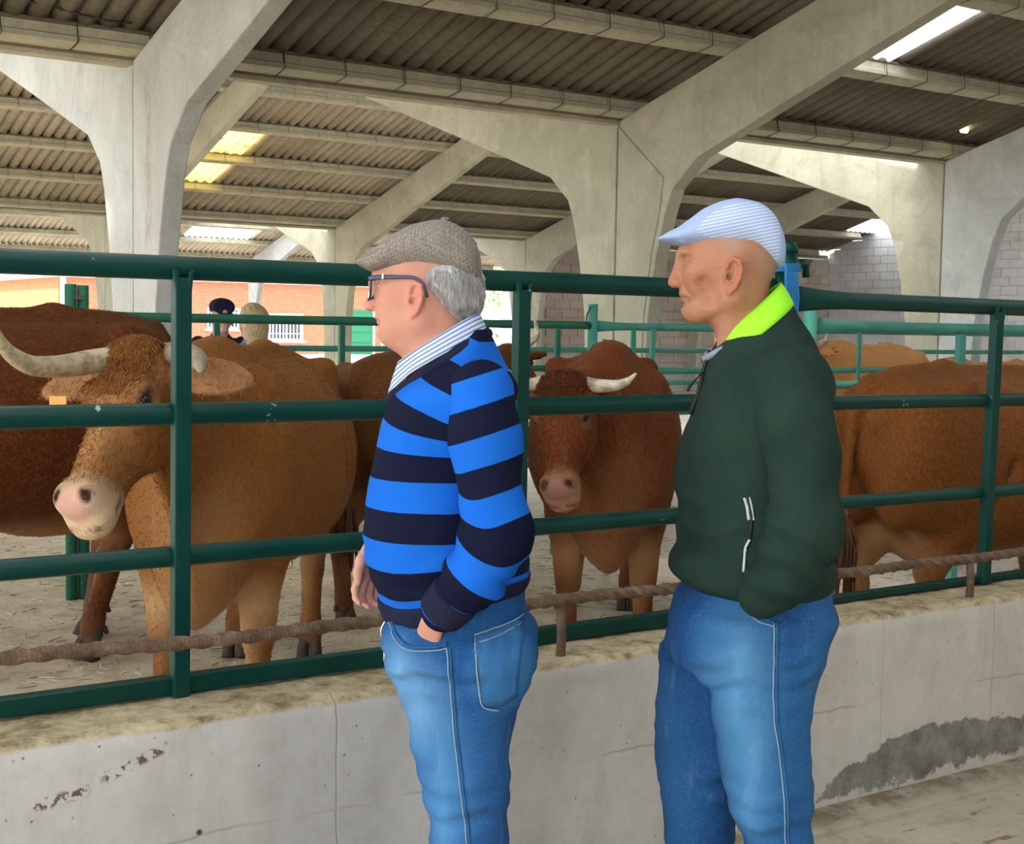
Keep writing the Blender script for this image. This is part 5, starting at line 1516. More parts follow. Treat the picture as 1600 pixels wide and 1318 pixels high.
def shoe(parent, x, y, sk=None):
    F = Field((x - .12, y - .07, -.005), (x + .22, y + .07, .14), .008)
    F.loft((x - .09, y, .035), (1, 0, 0), (0, 0, 1), [(0, .05, .032, .028), (.05, .065, .035, .038), (.12, .045, .035, .042), (.20, .022, .035, .046), (.26, .005, .035, .036), (.285, -.01, .033, .015)], .01, (0, 0, 0), p=2.6)
    V, Q, C = F.mesh(2); link_mesh('shoe', np_mesh('shoe', V, Q), M['shoe'], parent)
    box('sole', (x - .095, y - .042, 0.0), (x + .19, y + .042, .014), M['acetate'], parent, .006)
def body_mesh(root, coarse, boxes, prims, mat):
    """coarse skin for the whole figure, finer grids inside the given boxes, one mesh object"""
    F = Field(*coarse); prims(F); V, Q, C = F.mesh(1); parts = []
    for lo, hi, h in boxes:
        lo = np.array(lo, float); hi = np.array(hi, float)
        G = Field(lo, hi, h); prims(G); V2, Q2, C2 = G.mesh(2); parts.append((V2, Q2, C2))
        cen = V[Q].mean(1); g = coarse[2] * .8; ins = ((cen > lo + g) & (cen < hi - g)).all(1); Q = Q[~ins]
    V, Q, C = merge_np([(V, Q, C)] + parts)
    return link_mesh('body', np_mesh('person_body', V, Q, C), mat, root)
def gridfold(F, pts, amp, wl, R=.10, seed=0):
    """rings of cloth folds round a sleeve or a trouser leg bunching along the axis pts[0]-pts[1]"""
    a, b = [np.array(q, float) for q in pts]; d = (b - a) / np.linalg.norm(b - a); L = np.linalg.norm(b - a)
    X = F.ax[0][:, None, None]; Y = F.ax[1][None, :, None]; Z = F.ax[2][None, None, :]
    x = X - a[0]; y = Y - a[1]; z = Z - a[2]; t = x * d[0] + y * d[1] + z * d[2]
    rr = np.sqrt(np.maximum(x * x + y * y + z * z - t * t, 0))
    m = np.clip(1 - np.abs(t / L - .5) * 1.6, 0, 1) * (rr < R)
    ph = np.sin(x * 31 + seed) * 1.3 + np.cos(z * 23 + y * 19) * 1.1
    F.D += (amp * np.sin(t * 2 * math.pi / wl + ph) * m).astype(F32)

# ============================== man in the striped sweater
R1 = empty('person', (1.524, 2.483, 0), D2(145.9 - 4), cat='person', label='man in a blue and navy striped sweater, grey flat cap and glasses')
WR1 = (.155, -.165, 1.015)
def prims1(F):
    def neck(F, P):
        F.cone(P(.018, 0, 1.36), P(.022, 0, 1.53), .073, .064, .03, SK1)
        F.ell(P(.068, 0, 1.452), (.045, .048, .028), .03, SK1)
    head_into(F, 0.004, 0.0, SK1, neck)
    # creases on the nape and jaw
    F.ell((-.035, 0, 1.53), (.05, .06, .04), .05, (.62, .30, .22), 'paint')
    # trunk and limbs under the clothes
    zloft(F, -.02, 0, [(.82, .02, -.08, .08), (.9, .09, -.12, .14), (1.05, .12, -.11, .14), (1.25, .08, -.10, .145), (1.38, .05, -.09, .13), (1.42, .04, -.06, .07)], .03, SK1)
    for sg in (-1, 1): F.chain([(-.04, .09 * sg, .8), (-.06, .09 * sg, .5), (-.08, .09 * sg, .08)], [.07, .05, .035], .04, SK1)
    F.chain([(-.06, .16, 1.34), (-.10, .225, 1.04), (-.005, .182, .925)], [.036, .034, .026], .03, SK1)
    F.chain([(-.04, -.16, 1.34), (-.03, -.235, 1.06), WR1], [.036, .034, .026], .03, SK1)
    hand_into(F, (.000, .178, .915), (.42, -.36, -.80), (.45, .85, .25), (.85, -.35, .40), .25, SK1)
    hand_into(F, (WR1[0] + .006, WR1[1] + .01, WR1[2] - .01), (.32, .10, -.94), (.75, -.6, .2), (-.5, -.75, -.2) if False else (.35, .85, .2), .55, (.60, .31, .25))
body_mesh(R1, ((-.2, -.30, .03), (.26, .30, 1.72), .013), [((-.10, -.105, 1.395), (.205, .105, 1.715), .0028), ((-.04, .10, .75), (.10, .25, .93), .0038), ((.11, -.24, .83), (.28, -.06, 1.05), .0034)], prims1, M['skin_fair'])
for sg in (-1, 1):
    bm = bmesh.new(); bmesh.ops.create_uvsphere(bm, u_segments=12, v_segments=8, radius=.0115); from_bm('eye', bm, plain('eyeball', (.6, .58, .55), .15, .6) if 'eyeb' not in M else M['eyeb'], R1, loc=(.1355, .032 * sg, 1.5635), smooth=True)
# sweater
def sw_mesh(F, s_fn, name, parent, mat):
    V, Q, C = F.mesh(2); s_ = s_fn(V); V = hem_tilt(V) if name == 'sweater' else V; me = np_mesh(name, V, Q, None, {'stripe': s_}); return link_mesh(name, me, mat, parent)
FT1 = Field((-.23, -.25, .83), (.21, .25, 1.50), .0065)
zloft(FT1, -.02, 0, [(.862, .112, -.150, .165), (.872, .118, -.166, .176), (.90, .132, -.172, .186), (.93, .145, -.176, .194), (1.0, .170, -.168, .203), (1.05, .173, -.156, .200), (1.10, .169, -.146, .192), (1.16, .160, -.140, .186), (1.22, .148, -.138, .182),
    (1.29, .131, -.138, .180), (1.33, .118, -.138, .180), (1.355, .095, -.142, .178), (1.385, .060, -.128, .150), (1.41, .030, -.112, .120), (1.435, .000, -.100, .098), (1.460, -.030, -.088, .080), (1.476, -.05, -.080, .06)], .01, p=2.25)
for sg in (-1, 1): FT1.ell((-.060, .155 * sg, 1.325), (.070, .055, .070), .05)
FT1.noise(.0050, 9, 21, stretch=(1, 1, .6))
gridfold(FT1, ((-.02, 0, .86), (.0, 0, 1.12)), .0022, .055, .3)
def hem_tilt(V):
    V = V.copy(); a = np.clip((.10 - V[:, 0]) / .26, 0, 1); b = np.clip((1.06 - V[:, 2]) / .19, 0, 1); V[:, 2] += .068 * a * a * (3 - 2 * a) * b; return V
def s_torso(V):
    x, z = V[:, 0], V[:, 2]; m = np.clip((z - 1.20) / .10, 0, 1); m = m * m * (3 - 2 * m)
    s = z + .42 * np.clip(.13 - x, 0, .2) * m
    q = (s - 1.325 + .03) / .1205      # dark when fract < .5
    return q
swt = sw_mesh(FT1, s_torso, 'sweater', R1, M['knit'])
def sleeve1(pts, rads, shs, cuffdir, name='sleeve'):
    P = np.array(pts, float); lo = P.min(0) - .11; hi = P.max(0) + .11
    F = Field(lo, hi, .006)
    F.chain(pts, rads, .03, None, inner=.03)
    F.noise(.0055, 10, 33, stretch=(1, 1, 1))
    E = P[-3]; W_ = P[-1]; d = (W_ - E) / np.linalg.norm(W_ - E)
    gridfold(F, (E - d * .05, W_), .0042, .048, .12, 1)
    gridfold(F, (P[1], E), .0018, .07, .12, 2)
    # open cuff: cut flat
    F.put(lambda X, Y, Z: -((X - W_[0]) * d[0] + (Y - W_[1]) * d[1] + (Z - W_[2]) * d[2]) * 1.0, W_ - .1, W_ + .1, .004, None, 'sub') if False else None
    return F, E, W_, d
PA = [(-.085, .170, 1.350), (-.098, .205, 1.26), (-.124, .228, 1.075), (-.085, .222, 1.005), (-.018, .190, .925)]
FA1, E1, W1_, d1 = sleeve1(PA, [.066, .068, .064, .056, .043], None, None)
def s_sleeve(V):
    x, y, z = V[:, 0], V[:, 1], V[:, 2]
    up = z + .34 * x
    e = np.array(PA[2]); w = np.array(PA[4]); d = (w - e) / np.linalg.norm(w - e); t = (V - e) @ d
    fo = (e[2] + .34 * e[0]) - t
    k = np.clip((t + .07) / .14, 0, 1); k = k * k * (3 - 2 * k); s = up * (1 - k) + fo * k
    q = (s - 1.272 + .03) / .1185
    return q
sl = sw_mesh(FA1, s_sleeve, 'sleeve', swt, M['knit'])
def cuff(P, r0, r1, L, parent):
    P = np.array(P, float); w = P[-1]; d = w - P[-2]; d /= np.linalg.norm(d)
    pts = [w - d * L * (1 - k / 7.0) + d * .012 for k in range(8)]
    tube('cuff', [Vector(p) for p in pts], [r0 + (r1 - r0) * k / 7.0 + (.002 if k in (1, 2, 3, 4, 5, 6) else 0) for k in range(8)], M['navy'], parent, 28)
cuff(PA, .052, .0465, .058, sl)
PB = [(-.05, -.170, 1.345), (-.06, -.205, 1.25), (-.03, -.240, 1.06), (.06, -.21, 1.035), (.150, -.168, 1.02)]
FB1, _, _, _ = sleeve1(PB, [.066, .066, .060, .052, .040], None, None)
slb = sw_mesh(FB1, lambda V: (V[:, 2] - 1.272 + .03) / .1185, 'sleeve', swt, M['knit'])
cuff(PB, .047, .0425, .05, slb)
FH_ = Field((-.2, -.24, .85), (.18, .24, .93), .0065)
zloft(FH_, -.02, 0, [(.862, .114, -.152, .167), (.868, .121, -.168, .178), (.88, .130, -.174, .184), (.905, .140, -.178, .190), (.915, .141, -.178, .190)], .01, p=2.25)
V, Q, C = FH_.mesh(2); link_mesh('hem_band', np_mesh('hem_band', hem_tilt(V), Q), M['navy'], swt)
tube_np('neckband', [(.118, .012, 1.330), (.096, .060, 1.345), (.04, .095, 1.383), (-.03, .086, 1.432), (-.078, .0, 1.468), (-.03, -.086, 1.432), (.04, -.095, 1.383), (.096, -.060, 1.345), (.118, -.012, 1.330)], .014, M['navy'], swt, 10)
cl = collar('shirt_collar', R1, M['shirt'], ((-.062, 1.512), (.106, 1.405)), ((-.080, 1.472), (.128, 1.352)), .068, .100, gap=.50, tipdrop=.022, flare=.006)
bm = bmesh.new(); bmesh.ops.create_uvsphere(bm, u_segments=10, v_segments=6, radius=.005); bm.free()
# jeans
def jeans(root, pelvis, near, far, yn, yf, fades, base, name='jeans'):
    F = Field((-.27, -.24, .04), (.24, .24, 1.02), .0068)
    zloft(F, -.03, 0, pelvis, .02, base, p=2.3)
    for kk, yy in ((near, yn), (far, yf)):
        cx = -.03; zloft(F, cx, yy, kk, .05, base, p=2.15)
    F.noise(.0075, 7, 11, stretch=(1, 1, 1.5)); F.noise(.0032, 18, 12, stretch=(.5, .5, 1.6)); F.noise(.0012, 40, 13)
    for yy in (yn, yf): gridfold(F, ((-.03, yy, .40), (-.03, yy, .60)), .0040, .062, .13, yy * 9); gridfold(F, ((-.03, yy, .70), (-.0, yy, .90)), .0035, .055, .13, yy * 31)
    for c, r, col, k in fades: F.ell(c, r, k, col, 'paint')
    return F
DN = (.010, .075, .24)
PEL1 = [(.77, .100, -.183, .160), (.80, .110, -.190, .186), (.85, .116, -.188, .184), (.88, .119, -.172, .178), (.93, .11, -.168, .176), (.97, .10, -.160, .170), (1.0, .08, -.14, .155)]
NE1 = [(.06, .0, -.145, .075), (.2, .0, -.15, .075), (.384, .010, -.154, .077), (.475, .018, -.150, .078), (.545, .037, -.148, .082), (.613, .056, -.145, .086), (.70, .078, -.160, .092), (.78, .095, -.18, .092), (.84, .10, -.18, .085)]
FA_1 = [(.06, .02, -.12, .075), (.3, .01, -.12, .075), (.384, .012, -.13, .077), (.447, .030, -.12, .078), (.516, .060, -.10, .082), (.613, .081, -.10, .086), (.70, .092, -.12, .092), (.78, .10, -.16, .092), (.84, .10, -.17, .085)]
f1 = [((.04, .17, .72), (.055, .09, .085), (.15, .34, .58), .10), ((-.02, .17, .53), (.05, .09, .13), (.09, .27, .52), .12), ((.075, .12, .80), (.03, .08, .05), (.16, .36, .60), .06), ((-.13, .14, .55), (.05, .12, .25), (.02, .09, .25), .08),
      ((-.14, .15, .80), (.07, .1, .07), (.04, .17, .35), .05)]
FJ1 = jeans(R1, PEL1, NE1, FA_1, .093, -.093, f1, DN)
FJ1.D += (.0045 * np.sin((FJ1.ax[2][None, None, :] - .3 * FJ1.ax[0][:, None, None]) * 2 * math.pi / .035) * np.clip(1 - np.abs(FJ1.ax[2][None, None, :] - .80) / .05, 0, 1) * (FJ1.ax[0][:, None, None] > -.02)).astype(F32) * .5
V, Q, C = FJ1.mesh(2); jn = link_mesh('jeans', np_mesh('jeans', V, Q, C), M['denim'], R1)
strip_on('side_seam', FJ1, [(-.026, .850), (-.034, .76), (-.040, .684), (-.057, .546), (-.073, .382), (-.075, .1)], .0017, M['thread'], jn, samples=70)
strip_on('side_seam', FJ1, [(-.032, .850), (-.040, .76), (-.046, .684), (-.063, .546), (-.079, .382), (-.081, .1)], .0030, M['denim_strip'], jn, samples=70)
pk = patch_on('back_pocket', FJ1, [(-.078, .873), (-.176, .898), (-.163, .745), (-.098, .730)], M['denim'], jn, tint=(.035, .15, .34))
for pa in ([(-.078, .873), (-.176, .898)], [(-.080, .870), (-.099, .732), (-.130, .722)], [(-.080, .858), (-.172, .882)]):
    strip_on('stitching', FJ1, pa, .0016, M['thread'], pk, lift=.0065, samples=16)
strip_on('pocket_edge', FJ1, [(.098, .895), (.080, .862), (.045, .847), (.0, .850), (-.026, .856)], .0032, M['denim_strip'], jn, lift=.002)
strip_on('stitching', FJ1, [(.104, .889), (.084, .854), (.045, .839), (.0, .843), (-.026, .849)], .0014, M['thread'], jn, lift=.002)
for a in ():
    y = surf_point(FJ1, a, .865)
    if y: box('belt_loop', (a - .006, y - .004, .845), (a + .006, y + .006, .90), M['denim_strip'], jn, .002)
# keys and a steel clip at the front belt loop
kr = tube_np('key_clip', [(.118, .055, .872), (.127, .06, .85), (.120, .06, .83), (.112, .06, .85), (.118, .055, .872)], .0022, M['chrome'], R1, 6)
box('key_blade', (.117, .055, .785), (.122, .057, .832), M['chrome'], kr, .001)
box('key_blade', (.110, .058, .795), (.115, .060, .832), M['chrome'], kr, .001)
shoe(R1, -.07, .095); shoe(R1, -.05, -.095)
# cap
CK1 = [(-.066, 1.600, 1.578, .018), (-.062, 1.628, 1.572, .044), (-.052, 1.655, 1.572, .063), (-.022, 1.688, 1.580, .080), (.018, 1.702, 1.586, .088), (.070, 1.694, 1.592, .0885), (.112, 1.674, 1.592, .083), (.150, 1.646, 1.589, .072), (.172, 1.633, 1.596, .060), (.188, 1.621, 1.604, .042), (.197, 1.615, 1.610, .014)]
cp1, FC1 = cap_mesh('flat_cap', R1, M['tweed'], 1.605, CK1, 2.05, wrinkles=.0014)
tube_np('cap_seam', [(-.055, .0, 1.652), (-.03, .0, 1.684)], .002, M['tweed'], cp1, 6)
strip_on('cap_seam', FC1, [(-.060, 1.585), (-.02, 1.593), (.03, 1.600), (.08, 1.604), (.12, 1.600)], .0016, M['acetate'], cp1, lift=-.0006)
bm = bmesh.new(); bmesh.ops.create_uvsphere(bm, u_segments=12, v_segments=8, radius=.009)
for v_ in bm.verts: v_.co.z *= .5
from_bm('cap_button', bm, M['tweed'], cp1, loc=(.012, .0, 1.7035), smooth=True)
# grey hair: a soft shell with locks
FH1 = Field((-.10, -.10, 1.48), (.11, .10, 1.62), .0035)
FH1.ell((.012, 0, 1.572), (.080, .0815, .066), .01); FH1.ell((-.015, 0, 1.535), (.052, .066, .042), .03)
FH1.put(lambda X, Y, Z: (X - .052) * .9 + (1.560 - Z) * .55 + 0 * Y, (-.2, -.2, 1.4), (.3, .2, 1.7), .004, None, 'add') if False else None
Xh = FH1.ax[0][:, None, None]; Zh = FH1.ax[2][None, None, :]
FH1.D = np.maximum(FH1.D, (Xh - .034) * .8 + np.where(Zh > 1.575, (1.575 - Zh) * 2.6, (1.575 - Zh) * .75) - .012).astype(F32)
FH1.noise(.0022, 60, 8, stretch=(1.3, 1.3, .25))
V, Q, C = FH1.mesh(1); hr = link_mesh('hair', np_mesh('hair', V, Q), M['hair_grey'], R1)
rs = np.random.RandomState(2); co, no = mesh_arrays(hr.data); k = np.nonzero((co[:, 0] < .085) & (co[:, 2] > 1.50) & (co[:, 2] < 1.60))[0]; k = k[rs.randint(0, len(k), 5000)]
N = no[k]; p0 = co[k]; g = np.stack([-.45 + .3 * rs.randn(len(k)), .12 * rs.randn(len(k)), -1 + 0 * p0[:, 0]], 1); g -= N * (g * N).sum(1, keepdims=True); g /= np.linalg.norm(g, axis=1, keepdims=True) + 1e-9
L = rs.uniform(.010, .026, (len(k), 1)); PP = np.stack([p0 - N * .0005, p0 + g * L * .5 + N * .0016, p0 + g * L + N * .001 * rs.uniform(-1, 2.5, (len(k), 1))], 1)
strands('hair_strands', PP, [.0006, .0006, .0002], np.ones((len(k), 3)), M['hair_grey'], hr, kind='stuff')
F = Field((.11, -.04, 1.48), (.17, .04, 1.53), .002); F.ell((.1465, 0, 1.5055), (.0085, .024, .0055), .003); F.noise(.0012, 90, 3, stretch=(1, 1, .4))
V, Q, C = F.mesh(1); link_mesh('moustache', np_mesh('moustache', V, Q), M['hair_grey'], R1)
# glasses
gl = empty('glasses', (0, 0, 0)); gl.parent = R1
for sg in (-1, 1):
    ring = [(.164 - .010 * abs(y_) / .03, .033 * sg + y_ * 1.0, z_) for y_, z_ in ((-.022, 1.574), (0, 1.578), (.023, 1.576), (.026, 1.560), (.018, 1.540), (0, 1.534), (-.018, 1.540), (-.024, 1.560), (-.022, 1.574))]
    tube_np('rim', ring, .0026, M['acetate'], gl, 8)
    bm = bmesh.new(); c = bm.verts.new((.1625, .033 * sg, 1.556)); vs = [bm.verts.new(Vector(q)) for q in ring[:-1]]
    for i in range(len(vs)): bm.faces.new((c, vs[i], vs[(i + 1) % len(vs)]))
    o = from_bm('lens', bm, M['lens'], gl); so = o.modifiers.new('s', 'SOLIDIFY'); so.thickness = .0015
    tube_np('temple', [(.156, .061 * sg, 1.577), (.150, .070 * sg, 1.578), (.115, .0765 * sg, 1.580), (.072, .0815 * sg, 1.580), (.046, .083 * sg, 1.568), (.036, .080 * sg, 1.540)], [.0050, .0056, .0046, .0036, .0034, .0036], M['temple'], gl, 8)
    box('hinge_rivet', (.126, .0795 * sg - .001, 1.576), (.129, .0795 * sg + .0025, 1.586), M['chrome'], gl)
tube_np('bridge', [(.164, -.010, 1.568), (.169, 0, 1.571), (.164, .010, 1.568)], .0024, M['acetate'], gl, 8)

# ============================== man in the green fleece
R2 = empty('person', (2.010, 2.105, 0), D2(145.9), cat='person', label='man in a dark green fleece with lime collar and pale blue flat cap')
def prims2(F):
    def neck(F, P):
        F.cone(P(.002, 0, 1.33), P(.030, 0, 1.53), .060, .055, .03, SK2)
        F.ell(P(.052, 0, 1.452), (.030, .035, .022), .025, SK2)
    head_into(F, -.010, .057, SK2, neck, thin=True)
    F.ell((-.045, 0, 1.625), (.052, .12, .048), .03, (.36, .23, .165), 'paint')
    F.ell((.045, 0, 1.665), (.03, .12, .03), .03, (.42, .27, .20), 'paint')
    zloft(F, -.03, 0, [(.84, .02, -.08, .08), (.93, .09, -.12, .14), (1.05, .08, -.12, .15), (1.25, .08, -.12, .16), (1.38, .04, -.11, .13), (1.42, .03, -.09, .07)], .03, SK2)
    F.chain([(-.04, .09, .8), (-.085, .097, .5), (-.10, .1, .08)], [.04, .028, .028], .03, SK2)
    F.chain([(.0, -.09, .8), (.06, -.09, .5), (.05, -.09, .08)], [.05, .035, .03], .03, SK2)
    for sg in (-1, 1):
        F.chain([(-.05, .16 * sg, 1.38), (-.09, .215 * sg, 1.10), (-.02, .175 * sg, .985)], [.045, .038, .026], .03, SK2)
        hand_into(F, (-.02, .172 * sg, .975), (.30, -.42 * sg, -.85), (.45, .85 * sg, .25), (.8, -.3 * sg, .4), .2, SK2)
body_mesh(R2, ((-.2, -.30, .03), (.26, .30, 1.78), .013), [((-.115, -.105, 1.43), (.19, .105, 1.77), .0028)], prims2, M['skin_tan'])
for sg in (-1, 1):
    bm = bmesh.new(); bmesh.ops.create_uvsphere(bm, u_segments=12, v_segments=8, radius=.0115); from_bm('eye', bm, M['eye'], R2, loc=(.1195, .032 * sg, 1.6205), smooth=True)
# fleece
FT2 = Field((-.24, -.26, .92), (.19, .26, 1.56), .0065)
zloft(FT2, -.03, 0, [(.948, .080, -.165, .160), (.955, .100, -.180, .176), (.970, .128, -.188, .186), (.990, .142, -.190, .191), (1.01, .143, -.186, .192), (1.05, .126, -.176, .188), (1.106, .131, -.172, .186), (1.173, .135, -.172, .185), (1.239, .129, -.172, .186), (1.306, .111, -.170, .186), (1.372, .094, -.163, .182), (1.41, .084, -.155, .160), (1.44, .072, -.146, .125), (1.475, .050, -.128, .095), (1.51, .02, -.104, .078), (1.535, -.01, -.088, .062)], .01, p=2.25)
for sg in (-1, 1): FT2.ell((-.065, .165 * sg, 1.375), (.080, .065, .080), .05)
FT2.noise(.0075, 7.5, 41, stretch=(1, 1, .8)); FT2.noise(.0022, 22, 42); gridfold(FT2, ((-.03, 0, .98), (.0, 0, 1.22)), .0036, .075, .3, 3)
V, Q, C = FT2.mesh(2); jk = link_mesh('fleece_jacket', np_mesh('fleece', V, Q), M['fleece'], R2)
for sg in (1, -1):
    PA2 = [(-.058, .170 * sg, 1.385), (-.070, .200 * sg, 1.28), (-.086, .226 * sg, 1.105), (-.058, .218 * sg, 1.03), (-.012, .188 * sg, .970)]
    P = np.array(PA2); F = Field(P.min(0) - .11, P.max(0) + .11, .006)
    F.chain(PA2, [.067, .067, .064, .057, .046], .03, None, inner=.04); F.noise(.0075, 9, 51); F.noise(.002, 24, 52)
    gridfold(F, (P[2] - (0, 0, -.03), P[4]), .0065, .050, .13, 1); gridfold(F, (P[0], P[2]), .0030, .10, .13, 4)
    V, Q, C = F.mesh(2); sl = link_mesh('sleeve', np_mesh('sleeve', V, Q), M['fleece'], jk)
lc = collar('collar', R2, M['lime'], ((-.064, 1.582), (.064, 1.466)), ((-.090, 1.540), (.060, 1.416)), .058, .090, gap=.36, tipdrop=.004, flare=.008, thick=.004)
lc['label'] = 'stand-up lime green collar'
# grey undershirt collar and zip
tube_np('undershirt', [(.055, .05, 1.447), (.078, .025, 1.432), (.086, 0, 1.425), (.078, -.025, 1.432), (.055, -.05, 1.447)], .007, M['grey_shirt'], R2, 10)
zp = tube_np('zip', [(.078, .012, 1.442), (.090, .012, 1.40), (.098, .012, 1.36), (.115, .012, 1.31)], .0045, M['zipblack'], jk, 8)
tube_np('zip_pull', [(.092, .016, 1.398), (.104, .018, 1.385), (.118, .018, 1.368), (.123, .018, 1.358)], [.0022, .0015, .0032, .0034], M['zipblack'], zp, 6)
strip_on('pocket_piping', FT2, [(.028, 1.160), (.023, 1.145), (.019, 1.118)], .0034, M['reflect'], jk, lift=.001, samples=14)
strip_on('pocket_piping', FT2, [(.019, 1.162), (.014, 1.145), (.010, 1.118)], .0022, M['reflect'], jk, lift=.001, samples=14)
strip_on('pocket_piping', FT2, [(.016, 1.080), (.024, 1.062), (.027, 1.04), (.028, 1.018)], .0030, M['reflect'], jk, lift=.001, samples=14)
strip_on('pocket_zip', FT2, [(.021, 1.162), (.014, 1.118), (.016, 1.08), (.026, 1.048), (.028, 1.018)], .0040, M['zipblack'], jk, lift=-.001, samples=24)
PEL2 = [(.80, .145, -.150, .150), (.83, .147, -.160, .180), (.88, .144, -.176, .184), (.93, .134, -.186, .180), (.96, .115, -.185, .172), (.985, .09, -.16, .15)]
NE2 = [(.05, -.015, -.165, .078), (.2, -.02, -.160, .080), (.407, -.014, -.152, .082), (.445, -.004, -.148, .083), (.527, .030, -.138, .086), (.636, .058, -.132, .090), (.731, .074, -.130, .094), (.82, .082, -.146, .094), (.90, .092, -.17, .085)]
FA2 = [(.05, .11, -.03, .080), (.2, .12, -.03, .080), (.404, .132, -.02, .082), (.497, .146, -.02, .085), (.593, .161, -.04, .09), (.66, .162, -.06, .094), (.73, .156, -.09, .094), (.80, .15, -.10, .09)]
DN2 = (.008, .055, .18)
f2_ = [((.03, .17, .80), (.05, .09, .12), (.10, .29, .50), .12), ((.0, .17, .60), (.04, .09, .12), (.09, .27, .47), .10), ((.13, -.1, .55), (.12, .12, .25), (.018, .085, .21), .08), ((-.13, .12, .70), (.07, .12, .30), (.022, .11, .26), .10)]
FJ2 = jeans(R2, PEL2, NE2, FA2, .097, -.090, f2_, DN2)
V, Q, C = FJ2.mesh(2); jn2 = link_mesh('jeans', np_mesh('jeans', V, Q, C), M['denim'], R2)
strip_on('side_seam', FJ2, [(-.034, .92), (-.037, .80), (-.041, .73), (-.057, .638), (-.074, .45), (-.084, .1)], .0015, M['thread'], jn2, samples=70)
strip_on('side_seam', FJ2, [(-.040, .92), (-.043, .80), (-.047, .73), (-.063, .638), (-.080, .45), (-.090, .1)], .0030, M['denim_strip'], jn2, samples=70)
strip_on('pocket_edge', FJ2, [(.045, .985), (.02, .955), (-.008, .928), (-.034, .92)], .0030, M['denim_strip'], jn2, lift=.002)
strip_on('stitching', FJ2, [(.050, .980), (.025, .948), (-.005, .920), (-.034, .912)], .0013, M['thread'], jn2, lift=.002)
shoe(R2, -.09, .10); shoe(R2, .06, -.10)
CK2 = [(-.068, 1.640, 1.616, .018), (-.066, 1.668, 1.610, .045), (-.056, 1.701, 1.612, .064), (-.036, 1.730, 1.620, .078), (-.008, 1.746, 1.634, .0845), (.031, 1.752, 1.642, .0865), (.064, 1.745, 1.646, .084), (.096, 1.730, 1.650, .078), (.122, 1.711, 1.652, .072), (.147, 1.692, 1.655, .062), (.167, 1.682, 1.660, .050), (.180, 1.674, 1.664, .034), (.188, 1.670, 1.667, .012)]
cp2, FC2 = cap_mesh('flat_cap', R2, M['bluecap'], 1.662, CK2, 2.05, wrinkles=.0008)
strip_on('cap_seam', FC2, [(-.064, 1.622), (-.03, 1.632), (.01, 1.644), (.06, 1.652), (.11, 1.657), (.16, 1.662)], .0013, M['pale_blue'], cp2, lift=-.0004)

# ============================== two people talking behind the pens
def background_person(loc, yaw, label, H, top_mat, top_key, sk, leg_mat, extra):
    r = empty('person', loc, D2(yaw), cat='person', label=label); k = H / 1.70
    def pr(F):
        o = .0
        F.ell((.03, 0, 1.60), (.098, .075, .092), .02, sk); F.ell((.065, 0, 1.54), (.07, .062, .078), .03, sk); F.ell((.10, 0, 1.47), (.03, .03, .025), .03, sk)
        F.cone((.135, 0, 1.565), (.152, 0, 1.525), .008, .012, .012, sk)
        for s in (-1, 1):
            F.ell((.045, .074 * s, 1.53), (.018, .010, .03), .006, sk); F.ell((.138, .03 * s, 1.563), (.012, .014, .010), .01, tuple(a * .5 for a in sk), 'sub')
        F.cone((0, 0, 1.36), (.01, 0, 1.52), .062, .056, .03, sk)
        zloft(F, -.01, 0, [(.8, .08, -.1, .14), (1.1, .09, -.1, .14), (1.3, .08, -.1, .16), (1.40, .04, -.07, .08)], .03, sk)
        for s in (-1, 1):
            F.chain([(0, .09 * s, .85), (0, .1 * s, .48), (-.02, .1 * s, .06)], [.075, .05, .035], .03, sk)
            F.chain([(-.02, .18 * s, 1.36), (-.03, .24 * s, 1.09), (.08, .22 * s, .90)], [.04, .035, .025], .03, sk)
            hand_into(F, (.08, .22 * s, .90), (.5, -.1 * s, -.8), (.3, .9 * s, .1), (.9, 0, .4), .4, sk)
    body_mesh(r, ((-.2, -.32, .02), (.2, .32, 1.72), .013), [((-.1, -.1, 1.36), (.19, .1, 1.72), .006)], pr, M['skin_fair'])
    F = Field((-.2, -.27, .84), (.2, .27, 1.46), .011)
    zloft(F, -.01, 0, top_key, .01, p=2.3)
    for s in (-1, 1): F.ell((-.02, .165 * s, 1.345), (.07, .06, .07), .05)
    F.noise(.004, 9, 5); V, Q, C = F.mesh(2); tp = link_mesh('jacket', np_mesh('jacket', V, Q), top_mat, r)
    for s in (-1, 1):
        P = [(-.02, .175 * s, 1.36), (-.03, .235 * s, 1.10), (.065, .222 * s, .925)]; A = np.array(P); F = Field(A.min(0) - .09, A.max(0) + .09, .011)
        F.chain(P, [.062, .056, .042], .03, inner=.03); F.noise(.004, 10, 6); V, Q, C = F.mesh(2); link_mesh('sleeve', np_mesh('sleeve', V, Q), extra.get('sleeve', top_mat), tp)
    F = Field((-.2, -.22, .04), (.2, .22, .98), .011)
    zloft(F, -.01, 0, [(.75, .1, -.12, .17), (.88, .1, -.13, .175), (.95, .09, -.11, .15)], .02, DN2)
    for s in (-1, 1): zloft(F, -.01, .092 * s, [(.05, .06, -.09, .065), (.5, .07, -.09, .075), (.8, .09, -.12, .09)], .04, DN2)
    V, Q, C = F.mesh(2); link_mesh('trousers', np_mesh('trousers', V, Q, C), leg_mat, r)
    shoe(r, -.0, .095); shoe(r, -.0, -.095); r.scale = (k, k, k)
    return r
TK = [(.86, .10, -.13, .17), (.95, .12, -.14, .185), (1.15, .12, -.13, .18), (1.3, .11, -.13, .185), (1.37, .08, -.11, .16), (1.41, .06, -.08, .09), (1.44, .05, -.06, .065)]
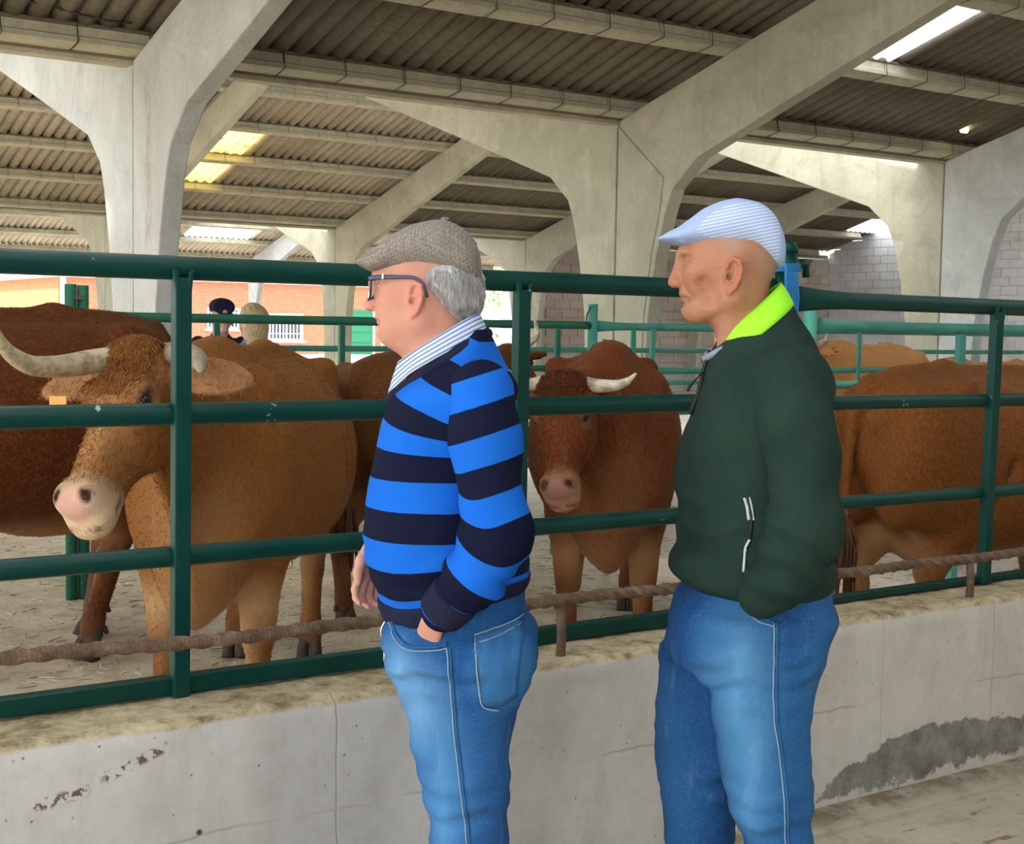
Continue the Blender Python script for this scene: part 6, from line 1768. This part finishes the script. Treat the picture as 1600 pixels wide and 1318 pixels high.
b1 = background_person((4.12, 10.02, 0), 262, 'man in a navy cap and dark jacket talking behind the pens', 1.66, M['navy'], TK, (.55, .30, .22), M['denim'], {})
cap_mesh('peaked_cap', b1, M['navy'], 1.60, [(-.090, 1.63, 1.59, .03), (-.07, 1.68, 1.58, .07), (0, 1.715, 1.585, .090), (.06, 1.712, 1.585, .088), (.12, 1.680, 1.588, .080), (.125, 1.60, 1.588, .062), (.17, 1.593, 1.583, .05), (.20, 1.588, 1.582, .02)], 2.1, .007, 0)
b2 = background_person((4.10, 9.39, 0), 96, 'woman with shoulder length blond hair in a grey vest, seen from behind', 1.62, M['grey_vest'], TK, (.58, .34, .25), M['denim'], {'sleeve': M['pale_blue']})
F = Field((-.15, -.13, 1.30), (.13, .13, 1.74), .006)
F.ell((-.002, 0, 1.62), (.108, .092, .098), .01); F.cone((-.045, 0, 1.60), (-.07, 0, 1.40), .085, .060, .04, flat=(0, 1, 0), fk=1.35)
F.D = np.maximum(F.D, F.ax[0][:, None, None] - .07 + 0 * F.ax[2][None, None, :]).astype(F32)
F.noise(.004, 40, 3, stretch=(1.5, 1.5, .25)); V, Q, C = F.mesh(1); link_mesh('hair', np_mesh('hair', V, Q), M['hair_blond'], b2)

# ------------------------------------------------------------------ loose straw and droppings on the pen floor
rs = np.random.RandomState(8); n = 9000
y = 3.3 + 6.5 * rs.rand(n) ** 1.3; x = rs.uniform(-.6, 9.5, n); a = rs.uniform(0, 6.283, n); L = rs.uniform(.02, .09, n); z = rs.uniform(.002, .010, n)
P0 = np.stack([x, y, z], 1); dv = np.stack([np.cos(a), np.sin(a), rs.uniform(-.05, .12, n)], 1) * L[:, None]; bend = np.stack([-np.sin(a), np.cos(a), 0 * a], 1) * (L * rs.uniform(-.15, .15, n))[:, None]
PP = np.stack([P0, P0 + dv * .5 + bend, P0 + dv], 1); PP[:, :, 2] = np.maximum(PP[:, :, 2], .0015)
def m_straw():
    m = NT('straw', 0.8, 0.15); m.color(m.attr('tint')[0]); return m.m
cl_ = np.array([(.70, .58, .34), (.55, .42, .22), (.30, .20, .10), (.80, .72, .50)])[rs.randint(0, 4, n)] * rs.uniform(.8, 1.15, (n, 1))
st = strands('straw', PP, [.0022, .0024, .0016], cl_, m_straw(), PEN, kind='stuff'); st['label'] = 'loose straw stalks'
